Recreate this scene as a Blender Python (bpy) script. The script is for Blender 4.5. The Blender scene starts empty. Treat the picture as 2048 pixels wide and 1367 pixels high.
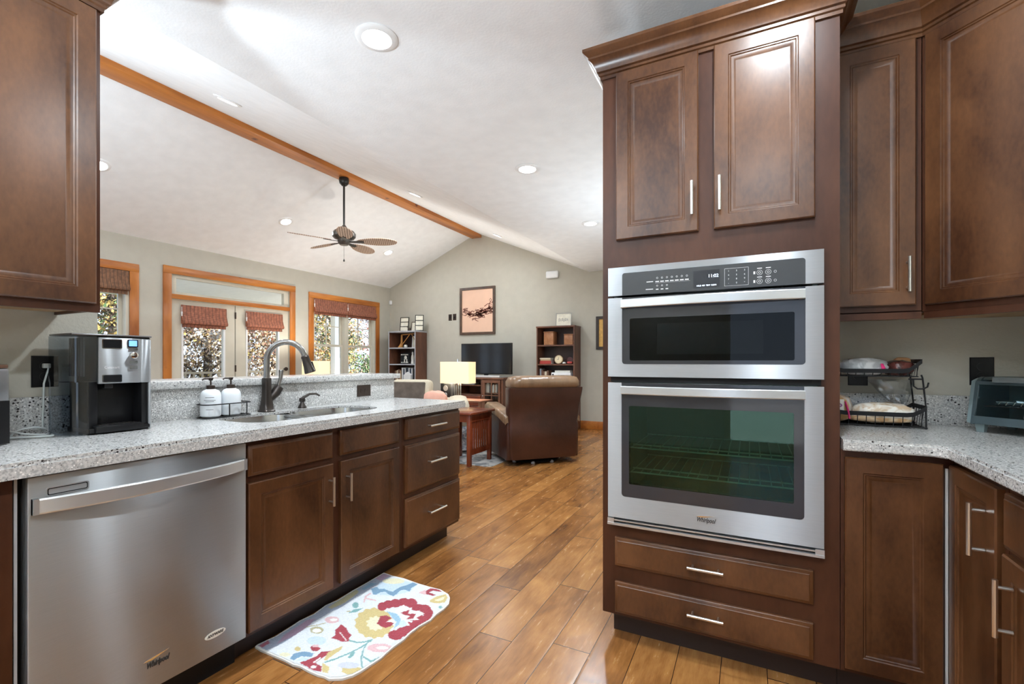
import bpy, bmesh, math, random
from mathutils import Vector, Matrix
from mathutils.geometry import tessellate_polygon
R = math.radians
random.seed(7)
C = bpy.context.scene.collection
SC = bpy.context.scene

# ---------------------------------------------------------------- camera, world, sun, exposure
cam_d = bpy.data.cameras.new('camera'); cam = bpy.data.objects.new('camera', cam_d); C.objects.link(cam)
cam.location = (0, 0, 1.18); cam.rotation_euler = (R(90), 0, R(27.05))
cam_d.sensor_width = 36; cam_d.lens = 930 / 2048 * 36; cam_d.shift_y = 0.0188
cam_d.clip_start = 0.02; cam_d.clip_end = 300
SC.camera = cam
vs = SC.view_settings
SC.display_settings.display_device = 'sRGB'
vs.view_transform = 'Standard'; vs.look = 'None'; vs.gamma = 1; vs.use_curve_mapping = False
vs.exposure = 0.85
SC.cycles.use_denoising = True
SC.cycles.max_bounces = 10; SC.cycles.diffuse_bounces = 5; SC.cycles.glossy_bounces = 5
SC.cycles.transmission_bounces = 6; SC.cycles.transparent_max_bounces = 12
SC.cycles.sample_clamp_indirect = 6.0; SC.cycles.caustics_reflective = False; SC.cycles.caustics_refractive = False

w = bpy.data.worlds.new('sky'); SC.world = w; w.use_nodes = True
nt = w.node_tree; nt.nodes.clear()
bg = nt.nodes.new('ShaderNodeBackground'); wo = nt.nodes.new('ShaderNodeOutputWorld')
tc = nt.nodes.new('ShaderNodeTexCoord'); sx = nt.nodes.new('ShaderNodeSeparateXYZ'); rp = nt.nodes.new('ShaderNodeValToRGB')
nt.links.new(tc.outputs['Generated'], sx.inputs[0]); nt.links.new(sx.outputs['Z'], rp.inputs[0])
rp.color_ramp.elements[0].position = 0.0; rp.color_ramp.elements[0].color = (0.66, 0.80, 1.0, 1)
rp.color_ramp.elements[1].position = 0.7; rp.color_ramp.elements[1].color = (0.34, 0.55, 0.95, 1)
nt.links.new(rp.outputs[0], bg.inputs['Color']); bg.inputs['Strength'].default_value = 1.3
nt.links.new(bg.outputs[0], wo.inputs[0])

sun_d = bpy.data.lights.new('sun', 'SUN'); sun = bpy.data.objects.new('sun', sun_d); C.objects.link(sun)
sun_d.energy = 13.0; sun_d.angle = R(0.6); sun_d.color = (1.0, 0.94, 0.84)
sun.rotation_euler = Vector((-0.8, -0.3, -0.75)).to_track_quat('-Z', 'Y').to_euler()

K_CAN = 16.0       # watts of one ceiling downlight
K_LAMP = 60.0      # watts of one table lamp
K_FILL = 45.0        # watts of one added fill lamp that brightens the ceiling

# ---------------------------------------------------------------- materials
def nodes_of(name):
    m = bpy.data.materials.new(name); m.use_nodes = True
    return m, m.node_tree, m.node_tree.nodes['Principled BSDF']
def rgb(h, k=1.0):
    h = h.lstrip('#'); o = []
    for i in (0, 2, 4):
        c = int(h[i:i+2], 16) / 255; o.append((c / 12.92 if c <= 0.04045 else ((c + 0.055) / 1.055) ** 2.4) * k)
    return tuple(o) + (1,)
def plain(name, col, rough=0.5, metal=0.0, bump=0.0, bscale=200.0, var=0.0, vscale=8.0, coat=0.0, spec=None, emit=None, es=1.0, stretch=(1, 1, 1), aniso=0.0, detail=3):
    m, t, b = nodes_of(name)
    if isinstance(col, str): col = rgb(col)
    b.inputs['Base Color'].default_value = col; b.inputs['Roughness'].default_value = rough; b.inputs['Metallic'].default_value = metal
    if coat: b.inputs['Coat Weight'].default_value = coat; b.inputs['Coat Roughness'].default_value = 0.12
    if spec is not None: b.inputs['Specular IOR Level'].default_value = spec
    if emit: b.inputs['Emission Color'].default_value = emit if not isinstance(emit, str) else rgb(emit); b.inputs['Emission Strength'].default_value = es
    tcn = t.nodes.new('ShaderNodeTexCoord'); mp = t.nodes.new('ShaderNodeMapping'); mp.inputs['Scale'].default_value = stretch
    t.links.new(tcn.outputs['Object'], mp.inputs[0])
    if var or not bump:
        n = t.nodes.new('ShaderNodeTexNoise'); n.inputs['Scale'].default_value = vscale; n.inputs['Detail'].default_value = detail
        t.links.new(mp.outputs[0], n.inputs['Vector'])
        r = t.nodes.new('ShaderNodeValToRGB'); v = max(var, 0.03)
        r.color_ramp.elements[0].position = 0.3; r.color_ramp.elements[1].position = 0.7
        r.color_ramp.elements[0].color = tuple(c * (1 - v) for c in col[:3]) + (1,); r.color_ramp.elements[1].color = tuple(min(1, c * (1 + v)) for c in col[:3]) + (1,)
        t.links.new(n.outputs['Fac'], r.inputs[0]); t.links.new(r.outputs[0], b.inputs['Base Color'])
    if bump:
        n2 = t.nodes.new('ShaderNodeTexNoise'); n2.inputs['Scale'].default_value = bscale; n2.inputs['Detail'].default_value = 2
        bp = t.nodes.new('ShaderNodeBump'); bp.inputs['Strength'].default_value = bump; bp.inputs['Distance'].default_value = 0.01
        t.links.new(mp.outputs[0], n2.inputs['Vector']); t.links.new(n2.outputs['Fac'], bp.inputs['Height']); t.links.new(bp.outputs[0], b.inputs['Normal'])
    if aniso:
        tg = t.nodes.new('ShaderNodeTangent'); tg.direction_type = 'RADIAL'; tg.axis = 'Z'
        b.inputs['Anisotropic'].default_value = aniso; b.inputs['Anisotropic Rotation'].default_value = 0.25; t.links.new(tg.outputs[0], b.inputs['Tangent'])
    return m
def wood(name, dark, light, rough=0.35, scale=2.2, stretch=(1, 1, 1), coat=0.0, fine=60.0, knots=False):
    m, t, b = nodes_of(name); L = t.links.new
    tcn = t.nodes.new('ShaderNodeTexCoord'); mp = t.nodes.new('ShaderNodeMapping'); mp.inputs['Scale'].default_value = stretch
    L(tcn.outputs['Object'], mp.inputs[0])
    n = t.nodes.new('ShaderNodeTexNoise'); n.inputs['Scale'].default_value = scale; n.inputs['Detail'].default_value = 5; n.inputs['Roughness'].default_value = 0.55; n.inputs['Distortion'].default_value = 0.4
    f = t.nodes.new('ShaderNodeTexNoise'); f.inputs['Scale'].default_value = fine; f.inputs['Detail'].default_value = 2
    L(mp.outputs[0], n.inputs['Vector']); L(mp.outputs[0], f.inputs['Vector'])
    mx = t.nodes.new('ShaderNodeMath'); mx.operation = 'MULTIPLY_ADD'; mx.inputs[1].default_value = 0.22
    L(f.outputs['Fac'], mx.inputs[0]); L(n.outputs['Fac'], mx.inputs[2])
    r = t.nodes.new('ShaderNodeValToRGB'); r.color_ramp.elements[0].position = 0.42; r.color_ramp.elements[1].position = 0.8
    r.color_ramp.elements[0].color = dark if not isinstance(dark, str) else rgb(dark); r.color_ramp.elements[1].color = light if not isinstance(light, str) else rgb(light)
    L(mx.outputs[0], r.inputs[0])
    if knots:
        v = t.nodes.new('ShaderNodeTexVoronoi'); v.inputs['Scale'].default_value = 3.2; L(tcn.outputs['Object'], v.inputs['Vector'])
        k = t.nodes.new('ShaderNodeValToRGB'); k.color_ramp.elements[0].position = 0.05; k.color_ramp.elements[0].color = (0.25, 0.1, 0.05, 1); k.color_ramp.elements[1].position = 0.13; k.color_ramp.elements[1].color = (1, 1, 1, 1)
        L(v.outputs['Distance'], k.inputs[0])
        mm = t.nodes.new('ShaderNodeMix'); mm.data_type = 'RGBA'; mm.blend_type = 'MULTIPLY'; mm.inputs[0].default_value = 1
        L(r.outputs[0], mm.inputs[6]); L(k.outputs[0], mm.inputs[7]); L(mm.outputs[2], b.inputs['Base Color'])
    else: L(r.outputs[0], b.inputs['Base Color'])
    b.inputs['Roughness'].default_value = rough
    if coat: b.inputs['Coat Weight'].default_value = coat; b.inputs['Coat Roughness'].default_value = 0.15
    return m
def glass(name, tint=(1, 1, 1, 1), refl=0.06, rough=0.0, tintg=(1, 1, 1, 1)):
    m = bpy.data.materials.new(name); m.use_nodes = True; t = m.node_tree; t.nodes.clear(); L = t.links.new
    o = t.nodes.new('ShaderNodeOutputMaterial'); a = t.nodes.new('ShaderNodeBsdfTransparent'); g = t.nodes.new('ShaderNodeBsdfGlossy'); mx = t.nodes.new('ShaderNodeMixShader')
    a.inputs[0].default_value = tint; g.inputs[0].default_value = tintg; g.inputs['Roughness'].default_value = rough
    lw = t.nodes.new('ShaderNodeFresnel'); lw.inputs[0].default_value = 1.45
    ad = t.nodes.new('ShaderNodeMath'); ad.operation = 'ADD'; ad.inputs[1].default_value = refl - 0.04; ad.use_clamp = True
    ge = t.nodes.new('ShaderNodeNewGeometry'); iv = t.nodes.new('ShaderNodeMath'); iv.operation = 'SUBTRACT'; iv.inputs[0].default_value = 1; L(ge.outputs['Backfacing'], iv.inputs[1]); ml = t.nodes.new('ShaderNodeMath'); ml.operation = 'MULTIPLY'
    L(lw.outputs[0], ad.inputs[0]); L(ad.outputs[0], ml.inputs[0]); L(iv.outputs[0], ml.inputs[1]); L(ml.outputs[0], mx.inputs[0]); L(a.outputs[0], mx.inputs[1]); L(g.outputs[0], mx.inputs[2]); L(mx.outputs[0], o.inputs[0])
    return m
def quartz(name):
    m, t, b = nodes_of(name); L = t.links.new
    tcn = t.nodes.new('ShaderNodeTexCoord')
    n = t.nodes.new('ShaderNodeTexNoise'); n.inputs['Scale'].default_value = 160; n.inputs['Detail'].default_value = 3; L(tcn.outputs['Object'], n.inputs['Vector'])
    r = t.nodes.new('ShaderNodeValToRGB'); r.color_ramp.elements[0].position = 0.35; r.color_ramp.elements[0].color = (0.36, 0.36, 0.36, 1); r.color_ramp.elements[1].position = 0.6; r.color_ramp.elements[1].color = (0.62, 0.615, 0.60, 1)
    L(n.outputs['Fac'], r.inputs[0]); cur = r.outputs[0]
    for sc_, thr, dist, col in ((92, 0.825, 0.33, (0.035, 0.032, 0.032, 1)), (210, 0.80, 0.36, (0.13, 0.12, 0.115, 1)), (150, 0.88, 0.4, (0.85, 0.84, 0.82, 1))):
        v = t.nodes.new('ShaderNodeTexVoronoi'); v.inputs['Scale'].default_value = sc_; L(tcn.outputs['Object'], v.inputs['Vector'])
        sp = t.nodes.new('ShaderNodeSeparateColor'); L(v.outputs['Color'], sp.inputs[0])
        g1 = t.nodes.new('ShaderNodeMath'); g1.operation = 'GREATER_THAN'; g1.inputs[1].default_value = thr; L(sp.outputs[0], g1.inputs[0])
        g2 = t.nodes.new('ShaderNodeMath'); g2.operation = 'LESS_THAN'; g2.inputs[1].default_value = dist; L(v.outputs['Distance'], g2.inputs[0])
        g3 = t.nodes.new('ShaderNodeMath'); g3.operation = 'MULTIPLY'; L(g1.outputs[0], g3.inputs[0]); L(g2.outputs[0], g3.inputs[1])
        mx = t.nodes.new('ShaderNodeMix'); mx.data_type = 'RGBA'; L(g3.outputs[0], mx.inputs[0]); L(cur, mx.inputs[6]); mx.inputs[7].default_value = col; cur = mx.outputs[2]
    L(cur, b.inputs['Base Color']); b.inputs['Roughness'].default_value = 0.16
    return m
def plank_floor(name):
    m, t, b = nodes_of(name); L = t.links.new
    def math_(op, a=None, b_=None, c=None):
        n = t.nodes.new('ShaderNodeMath'); n.operation = op
        for i, x in enumerate((a, b_, c)):
            if x is None: continue
            if isinstance(x, (int, float)): n.inputs[i].default_value = x
            else: L(x, n.inputs[i])
        return n.outputs[0]
    tcn = t.nodes.new('ShaderNodeTexCoord'); s = t.nodes.new('ShaderNodeSeparateXYZ'); L(tcn.outputs['Object'], s.inputs[0])
    W, LN = 0.1585, 1.25
    px = math_('DIVIDE', math_('ADD', s.outputs['X'], 0.891), W); row = math_('FLOOR', px); fx = math_('FRACT', px)
    wn = t.nodes.new('ShaderNodeTexWhiteNoise'); wn.noise_dimensions = '1D'; L(row, wn.inputs['W'])
    py = math_('ADD', math_('DIVIDE', s.outputs['Y'], LN), math_('MULTIPLY', wn.outputs['Value'], 3.7)); idx = math_('FLOOR', py); fy = math_('FRACT', py)
    cb = t.nodes.new('ShaderNodeCombineXYZ'); L(row, cb.inputs[0]); L(idx, cb.inputs[1])
    w2 = t.nodes.new('ShaderNodeTexWhiteNoise'); w2.noise_dimensions = '2D'; L(cb.outputs[0], w2.inputs['Vector'])
    # grain, stretched along the plank, different on every plank
    off = t.nodes.new('ShaderNodeVectorMath'); off.operation = 'MULTIPLY_ADD'; off.inputs[1].default_value = (7.3, 5.1, 3.7); L(w2.outputs['Color'], off.inputs[0])
    sc = t.nodes.new('ShaderNodeVectorMath'); sc.operation = 'MULTIPLY'; sc.inputs[1].default_value = (1, 0.13, 1); L(tcn.outputs['Object'], sc.inputs[0]); L(sc.outputs[0], off.inputs[2])
    g = t.nodes.new('ShaderNodeTexNoise'); g.inputs['Scale'].default_value = 46; g.inputs['Detail'].default_value = 6; g.inputs['Roughness'].default_value = 0.7; L(off.outputs[0], g.inputs['Vector'])
    sc2 = t.nodes.new('ShaderNodeVectorMath'); sc2.operation = 'MULTIPLY_ADD'; sc2.inputs[1].default_value = (4, 4, 4); L(w2.outputs['Color'], sc2.inputs[0])
    sc3 = t.nodes.new('ShaderNodeVectorMath'); sc3.operation = 'MULTIPLY'; sc3.inputs[1].default_value = (1, 0.45, 1); L(tcn.outputs['Object'], sc3.inputs[0]); L(sc3.outputs[0], sc2.inputs[2])
    bl = t.nodes.new('ShaderNodeTexNoise'); bl.inputs['Scale'].default_value = 6.5; bl.inputs['Detail'].default_value = 3; bl.inputs['Distortion'].default_value = 0.8; L(sc2.outputs[0], bl.inputs['Vector'])
    f = math_('ADD', math_('MULTIPLY', g.outputs['Fac'], 0.55), math_('ADD', math_('MULTIPLY', bl.outputs['Fac'], 0.6), math_('MULTIPLY', w2.outputs['Value'], 0.26)))
    r = t.nodes.new('ShaderNodeValToRGB'); e = r.color_ramp.elements
    e[0].position = 0.40; e[0].color = (0.095, 0.034, 0.0095, 1); e[1].position = 0.98; e[1].color = (0.46, 0.215, 0.065, 1)
    mid = e.new(0.68); mid.color = (0.26, 0.105, 0.028, 1)
    L(f, r.inputs[0])
    # dark joints
    ex = math_('MINIMUM', fx, math_('SUBTRACT', 1, fx)); ey = math_('MINIMUM', fy, math_('SUBTRACT', 1, fy))
    jx = math_('LESS_THAN', ex, 0.009); jy = math_('LESS_THAN', ey, 0.0016); j = math_('MAXIMUM', jx, jy)
    mx = t.nodes.new('ShaderNodeMix'); mx.data_type = 'RGBA'; L(j, mx.inputs[0]); L(r.outputs[0], mx.inputs[6]); mx.inputs[7].default_value = (0.05, 0.02, 0.009, 1)
    L(mx.outputs[2], b.inputs['Base Color'])
    rr = math_('MULTIPLY_ADD', g.outputs['Fac'], 0.10, 0.21); L(rr, b.inputs['Roughness'])
    # hand scraped surface
    ed = math_('SMOOTH_MIN', ex, 0.05, 0.03)
    hh = math_('ADD', math_('MULTIPLY', bl.outputs['Fac'], 0.9), math_('ADD', math_('MULTIPLY', g.outputs['Fac'], 0.02), math_('MULTIPLY', ed, 5.0)))
    bp = t.nodes.new('ShaderNodeBump'); bp.inputs['Strength'].default_value = 0.22; bp.inputs['Distance'].default_value = 0.008; L(hh, bp.inputs['Height']); L(bp.outputs[0], b.inputs['Normal'])
    return m
def woven(name, c1, c2, sy=26.0, sz=95.0):
    m, t, b = nodes_of(name); L = t.links.new
    tcn = t.nodes.new('ShaderNodeTexCoord'); s = t.nodes.new('ShaderNodeSeparateXYZ'); L(tcn.outputs['Object'], s.inputs[0])
    def w_(src, k, thr):
        a = t.nodes.new('ShaderNodeMath'); a.operation = 'MULTIPLY'; a.inputs[1].default_value = k; L(src, a.inputs[0])
        f = t.nodes.new('ShaderNodeMath'); f.operation = 'FRACT'; L(a.outputs[0], f.inputs[0])
        g = t.nodes.new('ShaderNodeMath'); g.operation = 'LESS_THAN'; g.inputs[1].default_value = thr; L(f.outputs[0], g.inputs[0]); return g.outputs[0]
    a = w_(s.outputs['Y'], sy, 0.14); c = w_(s.outputs['Z'], sz, 0.3)
    mxv = t.nodes.new('ShaderNodeMath'); mxv.operation = 'MAXIMUM'; L(a, mxv.inputs[0]); L(c, mxv.inputs[1])
    n = t.nodes.new('ShaderNodeTexNoise'); n.inputs['Scale'].default_value = 30; L(tcn.outputs['Object'], n.inputs['Vector'])
    r = t.nodes.new('ShaderNodeValToRGB'); r.color_ramp.elements[0].position = 0.35; r.color_ramp.elements[1].position = 0.65; r.color_ramp.elements[0].color = tuple(x * 0.75 for x in c1[:3]) + (1,); r.color_ramp.elements[1].color = tuple(x * 1.3 for x in c1[:3]) + (1,); L(n.outputs['Fac'], r.inputs[0])
    mx = t.nodes.new('ShaderNodeMix'); mx.data_type = 'RGBA'; L(mxv.outputs[0], mx.inputs[0]); L(r.outputs[0], mx.inputs[6]); mx.inputs[7].default_value = c2
    L(mx.outputs[2], b.inputs['Base Color']); b.inputs['Roughness'].default_value = 0.7
    return m

M = {}
M['floor'] = plank_floor('hand_scraped_planks')
M['ceil'] = plain('ceiling_white', (0.86, 0.87, 0.88, 1), 0.9, bump=0.10, bscale=80, var=0.01)
M['wall'] = plain('greige_wall', (0.50, 0.475, 0.405, 1), 0.85, bump=0.12, bscale=90, var=0.015)
M['cab'] = wood('dark_stained_maple', (0.040, 0.0125, 0.0042, 1), (0.150, 0.062, 0.024, 1), rough=0.30, scale=4.5, stretch=(1, 1, 0.45), fine=90)
M['cabbox'] = wood('dark_stained_frame', (0.042, 0.0135, 0.0065, 1), (0.085, 0.031, 0.015, 1), rough=0.36, scale=4, stretch=(1, 1, 0.3))
M['cabbox'].node_tree.nodes['Principled BSDF'].inputs['Specular IOR Level'].default_value = 0.3
M['cabin'] = wood('raw_maple', (0.42, 0.25, 0.12, 1), (0.62, 0.42, 0.22, 1), 0.5, scale=5, stretch=(1, 0.2, 1))
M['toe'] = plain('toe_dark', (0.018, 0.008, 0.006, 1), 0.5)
M['pine'] = wood('amber_pine', (0.24, 0.062, 0.009, 1), (0.50, 0.17, 0.028, 1), rough=0.35, scale=7, stretch=(1, 0.5, 0.12), fine=40, knots=True)
M['pineh'] = wood('amber_pine_rail', (0.30, 0.082, 0.011, 1), (0.58, 0.21, 0.034, 1), rough=0.35, scale=7, stretch=(1, 0.12, 1), fine=40, knots=True)
M['beam'] = wood('amber_beam', (0.34, 0.10, 0.016, 1), (0.66, 0.25, 0.05, 1), rough=0.4, scale=7, stretch=(1, 0.1, 1), fine=40, knots=True)
M['cream'] = plain('cream_paint', (0.60, 0.56, 0.46, 1), 0.45)
M['white'] = plain('white_paint', (0.82, 0.82, 0.82, 1), 0.4)
M['steel'] = plain('brushed_steel', (0.40, 0.415, 0.43, 1), 0.36, 0.80, var=0.03, vscale=14, stretch=(1, 1, 40), aniso=1.0)
M['steelb'] = plain('bright_steel', (0.62, 0.64, 0.66, 1), 0.28, 0.7, var=0.02, vscale=10)
M['sink'] = plain('sink_steel', (0.62, 0.62, 0.61, 1), 0.22, 1.0)
M['nickel'] = plain('satin_nickel', (0.72, 0.70, 0.66, 1), 0.28, 1.0)
M['chrome'] = plain('chrome', (0.8, 0.8, 0.8, 1), 0.07, 1.0)
M['bronze'] = plain('dark_bronze', (0.065, 0.055, 0.05, 1), 0.28, 0.75)
M['black'] = plain('black_plastic', (0.008, 0.008, 0.009, 1), 0.3, spec=0.28)
M['blackm'] = plain('black_matt', (0.010, 0.010, 0.011, 1), 0.5, spec=0.25)
M['bglass'] = plain('black_oven_glass', (0.035, 0.036, 0.042, 1), 0.08, spec=0.45)
M['bpanel'] = plain('charcoal_panel', (0.055, 0.058, 0.062, 1), 0.22, spec=0.4)
M['owin'] = glass('oven_window', (0.40, 0.42, 0.42, 1), 0.02)
M['owin2'] = glass('oven_green_reflection', (0.34, 0.54, 0.48, 1), 0.07, tintg=(0.55, 0.95, 0.80, 1))  # green of the door's reflection is put into the glass tint
M['cavity'] = plain('oven_enamel', (0.16, 0.22, 0.20, 1), 0.35)  # enamel greened too, to feed the reflected green of the oven window
M['glass'] = glass('window_glass', (0.97, 0.98, 0.98, 1), 0.05)
M['tank'] = glass('smoky_tank', (0.66, 0.70, 0.74, 1), 0.06)
M['quartz'] = quartz('speckled_quartz')
M['brownplate'] = plain('brown_plate', (0.035, 0.022, 0.016, 1), 0.35, 0.3)
M['lens'] = plain('lit_lens', (1, 1, 1, 1), 0.4, emit=(1, 0.98, 0.95, 1), es=9.0)
M['shade'] = None
M['blind'] = woven('woven_bamboo', (0.36, 0.125, 0.068, 1), (0.10, 0.035, 0.022, 1), 20.0, 70.0)
M['blindb'] = woven('woven_bamboo_brown', (0.23, 0.105, 0.05, 1), (0.05, 0.025, 0.014, 1))
M['leather'] = plain('brown_leather', (0.048, 0.016, 0.009, 1), 0.30, bump=0.25, bscale=16, var=0.35, vscale=3)
M['leather2'] = plain('tan_worn_leather', (0.21, 0.125, 0.070, 1), 0.30, bump=0.9, bscale=11, var=0.35, vscale=6, stretch=(1, 1, 0.35))
M['cherry'] = wood('cherry_stain', (0.085, 0.014, 0.006, 1), (0.22, 0.05, 0.018, 1), 0.25, scale=5, stretch=(1, 1, 0.3))
M['walnut'] = wood('walnut_laminate', (0.085, 0.032, 0.019, 1), (0.21, 0.088, 0.048, 1), 0.4, scale=4, stretch=(1, 1, 0.2))
M['esp'] = wood('espresso_inside', (0.03, 0.013, 0.010, 1), (0.07, 0.03, 0.022, 1), 0.45, scale=4, stretch=(1, 1, 0.2))
M['greyedge'] = plain('grey_edge_band', (0.42, 0.42, 0.45, 1), 0.4)
M['sofa'] = plain('cream_upholstery', (0.62, 0.55, 0.42, 1), 0.9, bump=0.3, bscale=250, var=0.06, vscale=40)
M['suede'] = plain('brown_suede', (0.11, 0.085, 0.068, 1), 0.9, var=0.3, vscale=9)
M['pink'] = plain('pink_fabric', (0.78, 0.42, 0.32, 1), 0.9, var=0.06, vscale=12)
M['text_dark'] = plain('dark_print', (0.03, 0.03, 0.03, 1), 0.5)
M['text_light'] = plain('pale_print', (0.75, 0.75, 0.76, 1), 0.5)
M['lcd'] = plain('blue_display', (0.12, 0.3, 0.7, 1), 0.3, emit=(0.2, 0.45, 1, 1), es=0.7)
M['digits'] = plain('lit_digits', (0.7, 0.8, 1, 1), 0.4, emit=(0.7, 0.82, 1, 1), es=1.6)
M['bottle'] = plain('white_bottle', (0.80, 0.83, 0.86, 1), 0.3)
M['paper'] = plain('paper_white', (0.80, 0.78, 0.72, 1), 0.7)
M['gold'] = plain('gold_leaf', (0.62, 0.36, 0.10, 1), 0.4, 0.3, var=0.2, vscale=20)
M['peach'] = plain('peach_canvas', (0.80, 0.52, 0.38, 1), 0.8, var=0.05, vscale=3)
M['sepia'] = plain('sepia_ink', (0.16, 0.035, 0.022, 1), 0.7, var=0.3, vscale=30)
M['frame_br'] = wood('brown_frame', (0.05, 0.028, 0.018, 1), (0.10, 0.055, 0.035, 1), 0.4, scale=10)
M['grille'] = plain('tank_rib', (0.05, 0.055, 0.06, 1), 0.25)

# ---------------------------------------------------------------- mesh helpers
class MB:
    def __init__(s): s.bm = bmesh.new(); s.mi = 0
    def _tag(s, faces):
        for f in faces: f.material_index = s.mi
    def box(s, x0, x1, y0, y1, z0, z1, bev=0.0, T=None, seg=2):
        x0, x1 = sorted((x0, x1)); y0, y1 = sorted((y0, y1)); z0, z1 = sorted((z0, z1))
        n0 = set(s.bm.faces)
        v = [s.bm.verts.new(p) for p in ((x0,y0,z0),(x1,y0,z0),(x1,y1,z0),(x0,y1,z0),(x0,y0,z1),(x1,y0,z1),(x1,y1,z1),(x0,y1,z1))]
        fs = [s.bm.faces.new([v[i] for i in q]) for q in ((0,3,2,1),(4,5,6,7),(0,1,5,4),(1,2,6,5),(2,3,7,6),(3,0,4,7))]
        if bev > 0:
            bev = min(bev, 0.49 * min(x1-x0, y1-y0, z1-z0))
            es = set(e for f in fs for e in f.edges)
            bmesh.ops.bevel(s.bm, geom=list(es), offset=bev, segments=seg, profile=0.5, affect='EDGES')
        nf = [f for f in s.bm.faces if f not in n0]; s._tag(nf)
        if T is not None:
            vv = set(x for f in nf for x in f.verts)
            for x in vv: x.co = T @ x.co
        return s
    def loft(s, rings, cap0=True, cap1=True, closed=True, T=None):
        vr = [[s.bm.verts.new(T @ Vector(p) if T is not None else p) for p in r] for r in rings]; n = len(vr[0]); fs = []
        for a, b in zip(vr, vr[1:]):
            for i in range(n if closed else n - 1):
                j = (i + 1) % n
                try: fs.append(s.bm.faces.new((a[i], a[j], b[j], b[i])))
                except ValueError: pass
        if cap0: fs.append(s.bm.faces.new(vr[0][::-1]))
        if cap1: fs.append(s.bm.faces.new(vr[-1]))
        s._tag(fs); return s
    def lathe(s, prof, c=(0, 0, 0), n=24, T=None, cap0=True, cap1=True):
        rings = [[(c[0] + r * math.cos(2*math.pi*i/n), c[1] + r * math.sin(2*math.pi*i/n), c[2] + z) for i in range(n)] for r, z in prof]
        return s.loft(rings, cap0, cap1, True, T)
    def tube(s, pts, r, n=8, closed=False, T=None, flat=None):
        pts = [Vector(p) for p in pts]; m = len(pts); rings = []
        rr = r if isinstance(r, (list, tuple)) else [r] * m
        prev = None
        for i, p in enumerate(pts):
            a = pts[(i - 1) % m] if (closed or i > 0) else p; b = pts[(i + 1) % m] if (closed or i < m - 1) else p
            d = (b - a).normalized()
            if prev is None:
                u = d.cross(Vector((0, 0, 1)))
                if u.length < 1e-3: u = d.cross(Vector((0, 1, 0)))
                u.normalize()
            else:
                u = (prev - d * prev.dot(d)); u.normalize()
            prev = u; v = d.cross(u)
            fu, fv = flat if flat else (1, 1)
            rings.append([tuple(p + (u * math.cos(2*math.pi*k/n) * fu + v * math.sin(2*math.pi*k/n) * fv) * rr[i]) for k in range(n)])
        if closed: rings.append(rings[0]); return s.loft(rings, False, False, True, T)
        return s.loft(rings, True, True, True, T)
    def prism(s, poly, h0, h1, T, holes=(), caps=(True, True)):
        """polygon (u,v) extruded from n=h0 to n=h1 in the frame T; optional holes"""
        loops = [[Vector((a, b, 0)) for a, b in poly]] + [[Vector((a, b, 0)) for a, b in h] for h in holes]
        tri = tessellate_polygon(loops) if (holes or len(poly) > 4) else None
        flat = [p for l in loops for p in l]; fs = []
        lo = [s.bm.verts.new(T @ Vector((p.x, p.y, h0))) for p in flat]; hi = [s.bm.verts.new(T @ Vector((p.x, p.y, h1))) for p in flat]
        for vs_, on, fl in ((lo, caps[0], True), (hi, caps[1], False)):
            if not on: continue
            if tri is None: fs.append(s.bm.faces.new(vs_[::-1] if fl else vs_))
            else:
                for t in tri:
                    try: fs.append(s.bm.faces.new([vs_[i] for i in (t[::-1] if fl else t)]))
                    except ValueError: pass
        k = 0
        for l in loops:
            n = len(l)
            for i in range(n):
                a, b = k + i, k + (i + 1) % n
                fs.append(s.bm.faces.new((lo[a], lo[b], hi[b], hi[a])))
            k += n
        s._tag(fs); return s
    def front(s, u0, u1, v0, v1, rings, T):
        """a moulded rectangular front: rings of (inset, height)"""
        rg = [[(u0+i, v0+i, h), (u1-i, v0+i, h), (u1-i, v1-i, h), (u0+i, v1-i, h)] for i, h in rings]
        return s.loft(rg, True, True, True, T)
    def sphere(s, c, r, sx=1, sy=1, sz=1, n=16, m=10, T=None):
        prof = [(max(1e-4, math.sin(math.pi*i/m)), -math.cos(math.pi*i/m)) for i in range(m + 1)]
        rings = [[(c[0] + sx*r*a*math.cos(2*math.pi*k/n), c[1] + sy*r*a*math.sin(2*math.pi*k/n), c[2] + sz*r*z) for k in range(n)] for a, z in prof]
        return s.loft(rings, True, True, True, T)
    def quads(s, q):
        fs = [s.bm.faces.new([s.bm.verts.new(p) for p in f]) for f in q]; s._tag(fs); return s

def base_of(o):
    v = Vector((0, 0, 0))
    while o is not None: v += o.location; o = o.parent
    return v
def obj(name, mb, mat, parent=None, loc=None, ang=35, smooth=True):
    """ONE mesh object; vertices are given in the world and stored relative to the object's base"""
    bm = mb.bm; bmesh.ops.recalc_face_normals(bm, faces=bm.faces)
    me = bpy.data.meshes.new(name)
    off = base_of(parent) if parent is not None else Vector(loc or (0, 0, 0))
    if smooth:
        ca = R(ang)
        for f in bm.faces: f.smooth = True
        for e in bm.edges:
            if len(e.link_faces) == 2:
                try:
                    if e.calc_face_angle() > ca: e.smooth = False
                except ValueError: pass
    bm.to_mesh(me); bm.free(); me.transform(Matrix.Translation(-off))
    for m in (mat if isinstance(mat, (list, tuple)) else [mat]): me.materials.append(m)
    o = bpy.data.objects.new(name, me); C.objects.link(o)
    if parent is not None: o.parent = parent
    else: o.location = off
    return o
def thing(name, label, cat, loc, group=None):
    o = bpy.data.objects.new(name, None); C.objects.link(o); o.location = loc; o.empty_display_size = 0.1
    return tag(o, label, cat, group)
def tag(o, label, cat, group=None, kind=None):
    o['label'] = label; o['category'] = cat
    if group: o['group'] = group
    if kind: o['kind'] = kind
    return o
def struct(name, mb, mat, parent=None, **k):
    o = obj(name, mb, mat, parent, **k)
    if parent is None: o['kind'] = 'structure'
    return o
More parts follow.
